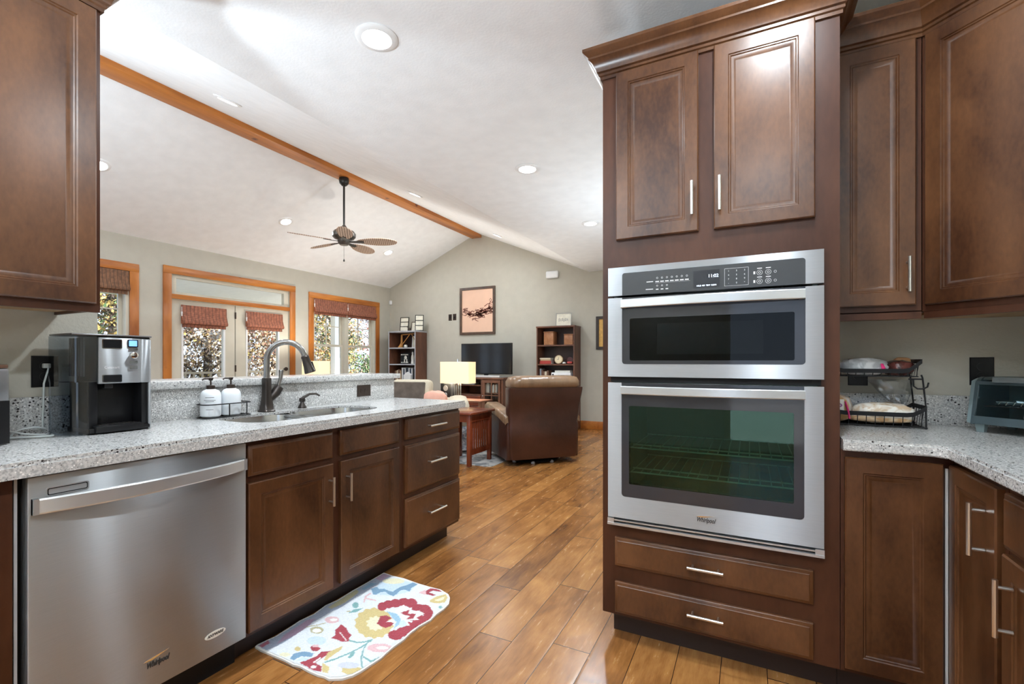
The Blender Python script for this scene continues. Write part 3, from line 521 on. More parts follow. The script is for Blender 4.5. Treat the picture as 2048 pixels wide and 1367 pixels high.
# ---- peninsula, u = Y, n = X - XFACE
XF = -1.744; PF = frame((XF, 0, 0), (0, 1, 0), (1, 0, 0))
t = thing('sink_base_cabinet', 'dark brown base cabinet under the sink with two doors and two false drawer fronts', 'cabinet', (-2.0, 1.59, 0))
m = MB(); m.box(-2.27, XF-.02, 1.134, 1.15, .12, .872); m.box(-2.27, XF-.02, 2.035, 2.048, .12, .872); m.box(-2.27, XF-.02, 1.134, 2.048, .105, .12); m.box(-2.29, -2.27, 1.134, 2.048, .105, .872)
obj('carcass', m, M['cabbox'], t)
m = MB(); m.prism([(1.134, .105), (2.048, .105), (2.048, .876), (1.134, .876)], -.02, .0005, PF, holes=[[(1.16, .14), (1.54, .14), (1.54, .69), (1.16, .69)], [(1.61, .14), (1.99, .14), (1.99, .69), (1.61, .69)], [(1.16, .745), (1.54, .745), (1.54, .84), (1.16, .84)], [(1.61, .745), (1.99, .745), (1.99, .84), (1.61, .84)]]); obj('face_frame', m, M['cabbox'], t)
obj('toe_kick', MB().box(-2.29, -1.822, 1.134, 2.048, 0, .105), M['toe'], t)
add_door(t, PF, 1.140, 1.552, .731, .852, 0, 'false_drawer_front', DRAWER); add_door(t, PF, 1.597, 2.014, .731, .852, 0, 'false_drawer_front', DRAWER)
dl = add_door(t, PF, 1.140, 1.552, .124, .705); add_pull(dl, PF, 1.525, .583, .02, .132)
dl = add_door(t, PF, 1.597, 2.010, .124, .705); add_pull(dl, PF, 1.628, .580, .02, .132)
t = thing('drawer_base_cabinet', 'dark brown three drawer base cabinet at the open end of the peninsula', 'cabinet', (-2.0, 2.33, 0))
m = MB(); m.box(-2.29, XF, 2.05, 2.624, .105, .876, .001); obj('carcass', m, M['cabbox'], t)
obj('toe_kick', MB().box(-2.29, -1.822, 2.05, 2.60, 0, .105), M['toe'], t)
for a, b, pz in ((.735, .853, .794), (.428, .702, .578), (.124, .398, .275)):
    dl = add_door(t, PF, 2.065, 2.617, a, b, 0, 'drawer', DRAWER); add_pull(dl, PF, 2.33, pz, .02, .165, False)
t = thing('base_cabinet', 'dark brown base cabinet panel left of the dishwasher', 'cabinet', (-2.0, .2, 0))
obj('carcass', MB().box(-2.29, XF, -.4, .497, .105, .876, .001), M['cabbox'], t); obj('toe_kick', MB().box(-2.29, -1.822, -.4, .497, 0, .105), M['toe'], t)
dl = add_door(t, PF, -.38, .455, .124, .852)
m = MB(); m.box(XF+.02, XF+.032, .425, .462, .385, .46, .006); obj('child_latch', m, M['white'], t)

# ---- dishwasher
DW = frame((-1.724, 0, 0), (0, 1, 0), (1, 0, 0))
t = thing('dishwasher', 'stainless steel dishwasher with a bowed bar handle between the base cabinets', 'dishwasher', (-1.95, .82, 0))
obj('tub', MB().box(-2.28, -1.775, .505, 1.130, .11, .868), M['blackm'], t)
obj('side_trim', MB().box(-1.79, -1.748, .5005, .507, .02, .866), plain('grey_plastic', (0.42, 0.43, 0.46, 1), 0.35), t)
dd = obj('door', MB().box(-1.772, -1.724, .519, 1.128, .118, .866, .004), M['steel'], t)
m = MB(); n = 24; rings = []
for i in range(n + 1):
    s = i/n; y = .526 + s*.596; o = .012 + .046*math.sin(math.pi*s)**.8; zc = .787
    rings.append([(-1.724+o-.011, y, zc-.021), (-1.724+o-.002, y, zc-.021), (-1.724+o, y, zc-.017), (-1.724+o, y, zc+.017), (-1.724+o-.002, y, zc+.021), (-1.724+o-.011, y, zc+.021)])
m.loft(rings); m.box(-1.724, -1.707, .526, .538, .766, .808); m.box(-1.724, -1.707, 1.11, 1.122, .766, .808)
obj('handle', m, M['steelb'], dd, ang=12)
m = MB(); m.prism(rrect(.556, .650, .807, .832, .006), 0, .0015, DW, holes=[rrect(.559, .647, .810, .829, .004)]); m.prism(rrect(.5615, .6445, .8125, .8265, .003), 0, .002, DW); m.mi = 1
m.prism(rrect(.559, .647, .810, .829, .004), 0, .0008, DW); obj('vent', m, [M['steelb'], M['black']], dd)
text('brand_lettering', 'Whirlpool', DW, .827, .199, .001, .025, M['text_dark'], dd, shear=.35, sx=.62, ext=.001, bold=.0006)
obj('brand_swoosh', MB().prism([(.786, .216), (.81, .212), (.862, .226), (.80, .219)], 0, .001, DW), M['chrome'], dd)
s = obj('oval_sticker', MB().prism([(1.012 + .037*math.cos(2*math.pi*i/28), .193 + .0125*math.sin(2*math.pi*i/28)) for i in range(28)], 0, .0008, DW), M['paper'], dd)
text('sticker_lettering', 'ANYWARE', DW, 1.012, .193, .001, .0135, M['text_dark'], s, bold=.0004, shear=.2, sx=.85)
obj('kick_panel', MB().box(-1.85, -1.80, .51, 1.13, 0, .112), M['blackm'], t)

# ---- countertop with the sink cut-out
ZT, ZU, XE, XS = .915, .876, -1.702, -2.30
SU = rrect(1.262, 2.052, -2.205 , -1.862, .115, 7)    # (Y, X) outline of the opening
HZ = Matrix(((0, 1, 0, 0), (1, 0, 0, 0), (0, 0, 1, 0), (0, 0, 0, 1)))   # (u,v,n) -> (x=v, y=u, z=n)
t = thing('peninsula_countertop', 'pale speckled quartz countertop with a sink cut-out and low splash', 'countertop', (-2.0, 1.2, .876))
m = MB(); m.prism([(-.4, XE-.003), (-.4, XS-.014), (2.642, XS-.014), (2.642, XE-.003)], ZT-.012, ZT, HZ, holes=[SU])
m.prism([(-.4, XE), (-.4, XE-.035), (2.645, XE-.035), (2.645, XE)], ZU-.004, ZT-.0121, HZ)
m.prism([(-.4, XE-.0351), (-.4, XE-.036), (2.61, XE-.036), (2.61, XS-.014), (2.645, XS-.014), (2.645, XE-.0351)], ZU-.004, ZT-.0121, HZ)
obj('worktop', m, M['quartz'], t, ang=30)
obj('splash', MB().box(XS-.014, XS, .90, 2.62, ZT, 1.055, .001), M['quartz'], t)
obj('upstand', MB().box(XS, XS+.018, -.4, .905, ZT, 1.052, .003), M['quartz'], t)
tag(obj('bar_top', MB().box(-2.66, XS+.022, .896, 2.665, 1.056, 1.091, .005), M['quartz'], loc=(-2.4, 1.8, 1.056)), 'raised speckled quartz bar ledge above the sink splash', 'bar top')
# ---- sink
t = thing('double_sink', 'stainless steel double bowl undermount sink in the peninsula', 'sink', (-2.03, 1.66, .7))
ZR_ = ZT-.0125
for a, b, dp in ((1.256, 1.622, .20), (1.652, 2.058, .17)):
    m = MB(); rings = []
    for ins, z in ((-.012, ZR_), (0, ZR_), (.002, ZR_-.02), (.006, ZR_-.06), (.012, ZU-dp+.04), (.022, ZU-dp+.016), (.04, ZU-dp+.004), (.07, ZU-dp)):
        rr = .105 - ins*.5
        rings.append([(x, y, z) for y, x in rrect(a+ins, b-ins, -2.212+ins, -1.856-ins, rr, 6)])
    m.loft(rings, False, True); o = obj('bowl', m, M['sink'], t, ang=60)
    cy = (a+b)/2; d_ = MB(); d_.lathe([(.04, 0), (.042, .003), (.03, .004), (.012, .002), (.012, .001)], (-2.03, cy, ZU-dp+.0005), 20); obj('drain', d_, M['chrome'], t)
m = MB(); m.box(-2.20, -1.866, 1.61, 1.664, ZT-.026, ZT-.018, .003); obj('divider', m, M['sink'], t)
# ---- faucet
t = thing('kitchen_faucet', 'dark bronze gooseneck pull-down faucet behind the sink', 'faucet', (-2.262, 1.592, ZT))
fx, fy = -2.262, 1.592
m = MB()
def sq(r, z, k=.45): return [(fx + a, fy + b, ZT + z) for b, a in rrect(-r, r, -r, r, r*k, 4)]
m.loft([sq(.034, 0), sq(.034, .006), sq(.029, .012), sq(.024, .045), sq(.0195, .09), sq(.018, .14), sq(.0185, .175), sq(.0165, .178)]); obj('body', m, M['bronze'], t)
dx, dy = math.cos(R(58)), math.sin(R(58)) ; dx, dy = .62, .78
pts = [(fx, fy, ZT+.17), (fx, fy, ZT+.27)]; rad = .093
for i in range(1, 15):
    a = math.pi - math.pi*.93*i/14; pts.append((fx + dx*rad*(1+math.cos(a)), fy + dy*rad*(1+math.cos(a)), ZT+.27 + rad*1.05*math.sin(a)))
obj('gooseneck', MB().tube(pts, .0155, 14), plain('pale_bronze', (0.30, 0.29, 0.28, 1), 0.22, 0.9), t)  # paler bronze than the faucet body
p1 = Vector(pts[-1]); d1 = (p1 - Vector(pts[-2])).normalized()
sp = obj('spray_head', MB().tube([p1 - d1*.004, p1 + d1*.004, p1 + d1*.012, p1 + d1*.055, p1 + d1*.088, p1 + d1*.093], [.0175, .0215, .020, .024, .030, .026], 16), M['bronze'], t)
q = p1 + d1*.05 + Vector((dx, dy, 0))*.023; obj('spray_button', MB().tube([q - d1*.02, q + d1*.022], .007, 8), M['black'], sp)
hb = MB(); hb.tube([(fx, fy+.005, ZT+.05), (fx+.012, fy+.045, ZT+.10), (fx+.016, fy+.062, ZT+.128)], [.014, .025, .022], 14); hd = obj('handle_hub', hb, M['bronze'], t)
hl = MB(); hl.tube([(fx+.016, fy+.062, ZT+.12), (fx+.017, fy+.058, ZT+.145), (fx+.018, fy+.068, ZT+.175), (fx+.018, fy+.071, ZT+.215), (fx+.018, fy+.071, ZT+.219)], [.010, .008, .0095, .0125, .011], 12); obj('lever', hl, bpy.data.materials['pale_bronze'], hd)
# ---- soap dispenser
t = thing('soap_dispenser', 'small dark bronze soap dispenser right of the faucet', 'dispenser', (-2.262, 1.81, ZT))
obj('base', MB().lathe([(.024, 0), (.024, .004), (.019, .014), (.012, .026), (.010, .034), (.013, .038)], (-2.262, 1.81, ZT), 18), M['bronze'], t)
m = MB(); m.lathe([(.015, .036), (.0165, .04), (.0165, .054), (.012, .058)], (-2.262, 1.81, ZT), 18); m.tube([(-2.262, 1.81, ZT+.056), (-2.257, 1.82, ZT+.062), (-2.242, 1.845, ZT+.078), (-2.222, 1.872, ZT+.078), (-2.212, 1.888, ZT+.066)], [.008, .008, .0065, .006, .005], 10); obj('pump', m, M['bronze'], t)
# ---- soap bottle caddy and bottles
t = thing('bottle_caddy', 'thin black wire caddy around two white pump bottles', 'caddy', (-2.238, 1.37, ZT))
def rr3(z, g=0.0): return [(x, y, z) for y, x in rrect(1.245-g, 1.470+g, -2.288-g, -2.188+g, .035, 5)]
m = MB(); m.tube(rr3(ZT+.004), .0028, 6, True); m.tube(rr3(ZT+.065), .0028, 6, True)
for y, x in ((1.35, -2.188), (1.435, -2.188), (1.35, -2.288), (1.435, -2.288)): m.tube([(x, y, ZT+.002), (x, y, ZT+.065)], .0026, 6)
m.tube([(-2.288, 1.35, ZT+.004), (-2.188, 1.35, ZT+.004)], .0026, 6); m.tube([(-2.288, 1.435, ZT+.004), (-2.188, 1.435, ZT+.004)], .0026, 6)
obj('wire_frame', m, M['black'], t)
def bottle(y, label, lines):
    x = -2.240; z0 = ZT+.0072; t = thing('soap_bottle', label, 'bottle', (x, y, z0), 'white pump bottles in the caddy')
    b = obj('body', MB().lathe([(.034, 0), (.041, .004), (.0425, .012), (.0425, .098), (.040, .110), (.032, .121), (.019, .127), (.0165, .129)], (x, y, z0), 32), M['bottle'], t)
    obj('collar', MB().lathe([(.018, .127), (.018, .145), (.010, .147)], (x, y, z0), 18), M['brownplate'], t)
    m = MB(); m.tube([(x, y, z0+.146), (x, y, z0+.172)], .0035, 8); m.tube([(x, y, z0+.168), (x, y, z0+.180)], [.008, .012], 10); m.tube([(x, y, z0+.176), (x+.007, y-.034, z0+.177), (x+.008, y-.042, z0+.172)], .004, 8); obj('pump', m, M['brownplate'], t)
    if lines:
        m = MB()
        for z, w_ in ((.090, .036), (.077, .048), (.071, .034), (.055, .052), (.034, .030)):
            pr = []
            for k in range(9):
                a = R(-36) + (k/8 - .5)*w_/.0429; pr.append((x + .0429*math.cos(a), y + .0429*math.sin(a)))
            m.quads([[(pr[k][0], pr[k][1], z0+z), (pr[k+1][0], pr[k+1][1], z0+z), (pr[k+1][0], pr[k+1][1], z0+z+.002), (pr[k][0], pr[k][1], z0+z+.002)] for k in range(8)])
        obj('print_lines', m, M['text_dark'], b)
bottle(1.294, 'white pump bottle with dark printed lines, nearer the coffee maker', True)
bottle(1.3885, 'plain white pump bottle, nearer the faucet', False)
# ---- outlets
def outlet(T, u0, u1, v0, v1, label, horiz=False, mat='black', loc=None, plugs=2, group=None):
    p = T @ Vector(((u0+u1)/2, (v0+v1)/2, 0)); t = thing('power_outlet', label, 'outlet', p)
    obj('plate', MB().front(u0, u1, v0, v1, [(0, 0), (0, .003), (.003, .006), (.01, .006)], T), M[mat], t)
    for k in range(plugs):
        s = (k - (plugs-1)/2)*.038; cu, cv = (u0+u1)/2 + (s if horiz else 0), (v0+v1)/2 + (0 if horiz else s)
        m = MB(); m.prism([(cu + .0165*math.cos(2*math.pi*i/20), cv + .0165*math.sin(2*math.pi*i/20)) for i in range(20)], .006, .008, T); m.mi = 1
        for q in (-.006, .006): m.prism([(cu+q-.0012, cv-.002), (cu+q+.0012, cv-.002), (cu+q+.0012, cv+.007), (cu+q-.0012, cv+.007)], .008, .0083, T)
        obj('socket', m, [M[mat], M['blackm']], t)
    return t
SPF = frame((XS, 0, 0), (0, 1, 0), (1, 0, 0))
outlet(SPF, 2.261, 2.381, .946, 1.022, 'dark brown outlet on the quartz splash near the open end of the counter', True, 'brownplate')
outlet(SPF, .99, 1.062, .935, 1.034, 'dark outlet on the quartz splash partly behind the coffee maker', False, 'brownplate')
outlet(SPF, .702, .776, 1.086, 1.200, 'black wall outlet behind the smoky water tank of the coffee maker')
# ---- left upper cabinet
UF = frame((-1.978, 0, 0), (0, 1, 0), (1, 0, 0))
t = thing('wall_cabinet', 'dark brown upper cabinet on the left above the coffee maker', 'cabinet', (-2.14, .3, 1.346))
m = MB(); m.box(-2.298, -1.978, -.3, .776, 1.37, 2.40, .001); m.box(-1.998, -1.978, -.3, .776, 1.346, 1.3699); m.box(-2.298, -1.9985, .764, .776, 1.352, 1.3699); obj('carcass', m, M['cabbox'], t)
obj('underside', MB().box(-2.298, -2.0, -.3, .764, 1.362, 1.3695), M['cabin'], t)
add_door(t, UF, .33, .760, 1.374, 2.365); add_door(t, UF, -.14, .322, 1.374, 2.365)
crown([(-1.978, -.3), (-1.978, .776), (-2.30, .776)], 2.385, 'crown', t, 1)
# ---- oven tower, u = X, n = -Y
YT = 1.965; TF = frame((0, YT, 0), (1, 0, 0), (0, -1, 0)); TX0, TX1 = -.563, .281
t = thing('oven_tower_cabinet', 'tall dark brown cabinet tower around the built-in ovens', 'cabinet', (-.14, 2.26, 0))
m = MB()
m.box(TX0, TX0+.018, YT+.018, 2.558, .105, 2.40); m.box(TX1-.018, TX1, YT+.018, 2.558, .105, 2.40); m.box(TX0, TX1, 2.545, 2.558, .105, 2.40)
m.box(TX0, TX1, YT+.018, 2.55, 2.385, 2.40); m.box(TX0, TX1, YT+.018, 2.55, 1.585, 1.60); m.box(TX0, TX1, YT+.018, 2.55, .472, .487)
obj('carcass', m, M['cabbox'], t)
m = MB(); m.prism([(TX0, .105), (TX1, .105), (TX1, 2.40), (TX0, 2.40)], -.018, 0, TF, holes=[[(-.52, .505), (.22, .505), (.22, 1.56), (-.52, 1.56)]]); obj('face_frame', m, M['cabbox'], t)
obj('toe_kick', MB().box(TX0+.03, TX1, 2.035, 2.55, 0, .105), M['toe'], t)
dl = add_door(t, TF, -.502, -.178, 1.690, 2.398-.002); add_pull(dl, TF, -.198, 1.812, .02, .13)
dl = add_door(t, TF, -.122, .207, 1.690, 2.398-.002); add_pull(dl, TF, -.100, 1.815, .02, .13)
dl = add_door(t, TF, -.508, .202, .317, .437, 0, 'drawer', DRAWER); add_pull(dl, TF, -.152, .380, .02, .128, False)
dl = add_door(t, TF, -.508, .202, .120, .250, 0, 'drawer', DRAWER); add_pull(dl, TF, -.152, .197, .02, .128, False)
crown([(TX0, 2.556), (TX0, YT), (TX1, YT), (TX1, 2.556)], 2.400, 'crown', t, 1)

# ---- microwave over oven: front plane n = .035 (Y = 1.93)
G = .035; X0, X1 = -.531, .231
t = thing('built_in_microwave', 'stainless built-in microwave with a charcoal control panel above the oven', 'microwave', (-.15, 2.1, 1.12))
m = MB(); m.prism([(-.515, 1.125), (.215, 1.125), (.215, 1.555), (-.515, 1.555)], -.50, -.485, TF)
for a, b, c_, d_ in ((-.515, -.50, 1.125, 1.555), (.20, .215, 1.125, 1.555), (-.515, .215, 1.125, 1.14), (-.515, .215, 1.54, 1.555)): m.prism([(a, c_), (b, c_), (b, d_), (a, d_)], -.50, .0, TF)
obj('housing', m, M['cavity'], t)
m = MB(); m.prism([(X0, 1.453), (X1, 1.453), (X1, 1.571), (X0, 1.571)], 0, G-.002, TF); cp = obj('control_frame', m, M['steel'], t)
pn = obj('control_panel', MB().prism(rrect(-.471, .176, 1.4535, 1.545, .010, 4, 'bc'), G-.002, G+.0012, TF), M['bpanel'], t)
ds = obj('display', MB().prism([(-.194, 1.463), (-.101, 1.463), (-.101, 1.530), (-.194, 1.530)], G, G+.0018, TF), plain('display_black', (.006, .007, .012, 1), .5), pn)
text('clock_digits', '11:02', TF, -.123, 1.506, G+.002, .017, M['digits'], ds, ext=.0003)
text('display_legend', 'HOLD  KEY  TEMP  CLEAN', TF, -.147, 1.471, G+.002, .0075, M['digits'], ds, ext=.0003, sx=.8)
m = MB()
def ring_(m, cu, cv, r, w_=.0009, n=16):
    m.prism([(cu + r*math.cos(2*math.pi*i/n), cv + r*math.sin(2*math.pi*i/n)) for i in range(n)], G+.001, G+.0017, TF, holes=[[(cu + (r-w_)*math.cos(2*math.pi*i/n), cv + (r-w_)*math.sin(2*math.pi*i/n)) for i in range(n)]])
def dash(m, a, b, z, h=.002): m.prism([(a, z-h), (b, z-h), (b, z+h), (a, z+h)], G+.001, G+.0017, TF)
dash(m, -.372, -.346, 1.501, .0016); dash(m, -.375, -.346, 1.471, .0016)
for k in range(7):
    u = -.330 + k*.0187; dash(m, u-.007, u+.007, 1.500, .0022); ring_(m, u, 1.5145, .0036, .0011, 10)
for k in range(3):
    u = -.330 + k*.0187; dash(m, u-.005, u+.005, 1.469, .002); ring_(m, u, 1.4835, .0033, .0011, 10)
dash(m, -.338, -.206, 1.4945, .0003)
m.prism([(-.084, 1.463), (-.003, 1.463), (-.003, 1.529), (-.084, 1.529)], G+.001, G+.0015, TF, holes=[[(-.0832, 1.4638), (-.0038, 1.4638), (-.0038, 1.5282), (-.0832, 1.5282)]])
for u in (.033, .061):
    for z in (1.505, 1.473): ring_(m, u, z, .0095, .001); ring_(m, u, z, .0042, .0012, 12); dash(m, u-.008, u+.008, z+.0155, .0014)
for z in (1.505, 1.473): dash(m, .013, .019, z, .005); ring_(m, .083, z, .0045, .001, 10)
obj('panel_symbols', m, M['text_light'], pn)
for r_, row in enumerate(('123', '456', '789', '-0*')):
    for c_, ch in enumerate(row):
        text('keypad_digit', ch, TF, -.070 + c_*.027, 1.519 - r_*.0152, G+.0014, .0085, M['text_light'], pn, ext=.0002)
m = MB(); m.prism([(X0, 1.116), (X1, 1.116), (X1, 1.444), (X0, 1.444)], .004, G, TF, holes=[rrect(-.472, .176, 1.168, 1.4439, .012, 5, 'ad')]); dr = obj('door', m, M['steel'], t)
m = MB(); m.prism(rrect(-.4715, .1755, 1.1685, 1.4435, .012, 5, 'ad'), .006, G+.0005, TF, holes=[rrect(-.440, .143, 1.183, 1.356, .006, 3)]); obj('glass_border', m, M['bglass'], dr)
obj('window', MB().prism(rrect(-.440, .143, 1.183, 1.356, .006, 3), .028, G, TF), M['owin'], dr)
m = MB(); m.prism([(-.45, 1.175), (.15, 1.175), (.15, 1.365), (-.45, 1.365)], .008, .012, TF, holes=[[(-.336, 1.208), (.046, 1.208), (.046, 1.333), (-.336, 1.333)]]); obj('inner_mask', m, M['blackm'], dr)
obj('mesh_screen', MB().prism([(-.34, 1.204), (.05, 1.204), (.05, 1.337), (-.34, 1.337)], .005, .0075, TF), plain('perforated_screen', (.16, .17, .18, 1), .5, .3, var=.3, vscale=400), dr)
def oven_handle(v0, v1, par):
    m = MB(); n = 20; rg = []
    for i in range(n + 1):
        s = i/n; u = -.473 + s*.647; o = G + .022 + .028*math.sin(math.pi*s); rg.append([(u, v0, o-.012), (u, v0, o-.002), (u, v0+.003, o), (u, v1-.003, o), (u, v1, o-.002), (u, v1, o-.012)])
    m.loft(rg, T=TF); m.prism([(-.473, v0), (-.457, v0), (-.457, v1), (-.473, v1)], G-.002, G+.02, TF); m.prism([(.158, v0), (.174, v0), (.174, v1), (.158, v1)], G-.002, G+.02, TF)
    return obj('handle', m, M['steelb'], par, ang=12)
oven_handle(1.399, 1.434, dr)
# ---- oven
t = thing('built_in_oven', 'stainless built-in wall oven with reflected green tinted into its dark window below the microwave', 'oven', (-.15, 2.1, .495))
m = MB(); m.prism([(-.515, .51), (.215, .51), (.215, 1.10), (-.515, 1.10)], -.50, -.485, TF)
for a, b, c_, d_ in ((-.515, -.47, .51, 1.11), (.17, .215, .51, 1.11), (-.47, .17, .51, .60), (-.47, .17, 1.045, 1.11)): m.prism([(a, c_), (b, c_), (b, d_), (a, d_)], -.485, .0, TF)
obj('housing', m, M['cavity'], t)
m = MB(); m.prism([(-.525, 1.094), (.225, 1.094), (.225, 1.115), (-.525, 1.115)], 0, .012, TF); obj('vent_gap', m, M['blackm'], t)
m = MB(); m.prism([(X0, .528), (X1, .528), (X1, 1.091), (X0, 1.091)], .004, G, TF, holes=[rrect(-.474, .1725, .619, 1.0909, .014, 5, 'ad')]); dr = obj('door', m, M['steel'], t)
m = MB(); m.prism(rrect(-.4735, .172, .6195, 1.0905, .014, 5, 'ad'), .006, G+.0005, TF, holes=[rrect(-.443, .141, .673, .996, .005, 3)]); obj('glass_border', m, M['bglass'], dr)
obj('window', MB().prism(rrect(-.443, .141, .673, .996, .005, 3), .028, G, TF), M['owin2'], dr)
oven_handle(1.045, 1.078, dr)
text('brand_lettering', 'Whirlpool', TF, -.150, .569, G+.0005, .024, M['text_dark'], dr, shear=.35, sx=.66, ext=.001, bold=.0005)
obj('brand_swoosh', MB().prism([(-.185, .580), (-.165, .577), (-.115, .588), (-.17, .583)], G, G+.001, TF), M['chrome'], dr)
m = MB(); m.prism([(-.532, .497), (.232, .497), (.232, .506), (-.532, .506)], 0, G+.006, TF); m.prism([(-.532, .506), (-.505, .506), (-.505, .524), (-.532, .524)], 0, G+.003, TF); m.prism([(.205, .506), (.232, .506), (.232, .524), (.205, .524)], 0, G+.003, TF); m.prism([(-.505, .514), (.205, .514), (.205, .519), (-.505, .519)], 0, G, TF); obj('bottom_trim', m, M['steelb'], t)
for z in (.708, .812):
    m = MB()
    for yy in (-.04, -.12, -.45): m.tube([(-.46, z, yy), (.16, z, yy)], .0032, 6, T=TF)
    for k in range(17): m.tube([(-.45 + k*.0375, z, -.04), (-.45 + k*.0375, z, -.45)], .0022, 6, T=TF)
    obj('rack', m, plain('rack_wire', (.85, .80, .72, 1), .4), t)

# ---- right-hand run of uppers
YU = 2.242; UFR = frame((0, YU, 0), (1, 0, 0), (0, -1, 0))
t = thing('wall_cabinet', 'narrow dark brown upper cabinet between the oven tower and the corner', 'cabinet', (.43, 2.4, 1.34))
m = MB(); m.box(.283, .572, YU, 2.558, 1.366, 2.42); m.box(.283, .572, YU, YU+.02, 1.340, 1.37); obj('carcass', m, M['cabbox'], t)
obj('underside', MB().box(.285, .57, YU+.02, 2.55, 1.358, 1.3655), M['cabin'], t)
dl = add_door(t, UFR, .300, .553, 1.392, 2.386); add_pull(dl, UFR, .526, 1.502, .02, .13)
crown([(.283, YU), (.5735, YU)], 2.400, 'crown', t, 1)
c45 = math.sqrt(.5); DA = (.580, 2.245); DL = .405
DF = frame((DA[0], DA[1], 0), (c45, -c45, 0), (-c45, -c45, 0)); DB = (DA[0] + DL*c45, DA[1] - DL*c45)
t = thing('wall_cabinet', 'large dark brown angled upper cabinet in the right corner', 'cabinet', (.9, 2.3, 1.34))
m = MB(); IZ = Matrix.Identity(4)
foot = [(DA[0]-.004, DA[1]+.001), DB, (DB[0]+.012, DB[1]), (1.188, DB[1]), (1.188, 2.558), (DA[0]-.004, 2.558)]
m.prism(foot, 1.366, 2.42, IZ); m.prism([(0, 1.340), (DL, 1.340), (DL, 1.372), (0, 1.372)], -.02, 0, DF); obj('carcass', m, M['cabbox'], t)
obj('underside', MB().prism([(DA[0]+.015, DA[1]+.02), (DB[0]+.02, DB[1]+.015), (1.18, DB[1]+.015), (1.18, 2.55), (DA[0]+.015, 2.55)], 1.357, 1.3655, IZ), M['cabin'], t)
add_door(t, DF, .012, .393, 1.388, 2.386)
crown([(DA[0]-.004, DA[1]-.003), DB, (1.188, DB[1])], 2.400, 'crown', t, 1)
# one more upper along the right wall, out of frame
# ---- base run
t = thing('corner_base_cabinet', 'dark brown corner base cabinet with a pair of doors meeting at a right angle', 'cabinet', (.7, 2.1, 0))
XB = .583; RF = frame((XB, 0, 0), (0, -1, 0), (-1, 0, 0)); BF = frame((0, YT, 0), (1, 0, 0), (0, -1, 0))
m = MB(); m.prism([(.283, YT), (XB, YT), (XB, 1.615), (1.188, 1.615), (1.188, 2.558), (.283, 2.558)], .105, .876, IZ); obj('carcass', m, M['cabbox'], t)
obj('toe_kick', MB().prism([(.283, YT+.075), (XB+.075, YT+.075), (XB+.075, 1.615), (1.188, 1.615), (1.188, 2.558), (.283, 2.558)], 0, .105, IZ), M['toe'], t)
add_door(t, BF, .293, .553, .122, .851)
dl = add_door(t, RF, -1.946, -1.632, .122, .851); add_pull(dl, RF, -1.690, .725, .02, .142, r=.0065)
obj('hinge_strip', MB().box(.556, .562, 1.9445, 1.952, .13, .838), plain('pale_gasket', (0.5, 0.5, 0.5, 1), 0.5), t)
t = thing('drawer_base_cabinet', 'dark brown base cabinet with a drawer over a door under the cooktop', 'cabinet', (.9, 1.2, 0))
m = MB(); m.box(XB, 1.188, .30, 1.612, .105, .876); obj('carcass', m, M['cabbox'], t); obj('toe_kick', MB().box(XB+.075, 1.188, .30, 1.612, 0, .105), M['toe'], t)
for k in range(2):
    a = -1.600 + k*.64; dl = add_door(t, RF, a, a+.62, .712, .851, 0, 'drawer', DRAWER); add_pull(dl, RF, a+.31, .78, .02, .14, False)
    dl = add_door(t, RF, a, a+.62, .122, .698); add_pull(dl, RF, a+.06, .58, .02, .14)
t = thing('corner_countertop', 'pale speckled quartz countertop turning the right-hand corner', 'countertop', (.9, 2.1, .876))
E1 = [(.285, 1.925), (.515, 1.925), (.548, 1.897), (.548, .30), (1.17, .30), (1.17, 2.545), (.285, 2.545)]
E2 = [(.285, 1.929), (.517, 1.929), (.552, 1.899), (.552, .30), (1.17, .30), (1.17, 2.545), (.285, 2.545)]
m = MB(); m.prism(E1, .880, .906, IZ); m.prism(E2, .906, .914, IZ); m.prism(E2, .876, .880, IZ); obj('worktop', m, M['quartz'], t, ang=30)
m = MB(); m.box(.285, 1.188, 2.545, 2.558, .90, 1.038, .001); m.box(1.17, 1.188, .30, 2.545, .90, 1.038, .001); obj('upstand', m, M['quartz'], t)
ct = MB(); ct.box(.622, 1.10, .78, 1.56, .9145, .922, .003); t = thing('cooktop', 'black glass cooktop at the right edge of the counter', 'cooktop', (.86, 1.17, .9145)); obj('glass_top', ct, M['black'], t)
m = MB()
for x, y, r in ((.74, .98, .09), (.74, 1.36, .075), (.98, .98, .075), (.98, 1.36, .10)): m.lathe([(r, 0), (r, .0006), (r-.004, .0006), (r-.004, 0)], (x, y, .922), 32, cap0=False, cap1=False)
obj('burner_ring', m, M['text_light'], t)
BW = frame((0, 2.56, 0), (1, 0, 0), (0, -1, 0))
outlet(BW, .396, .468, 1.072, 1.190, 'black wall outlet behind the two-tier wire rack')
outlet(BW, .806, .880, 1.082, 1.196, 'black wall outlet above the toaster oven')

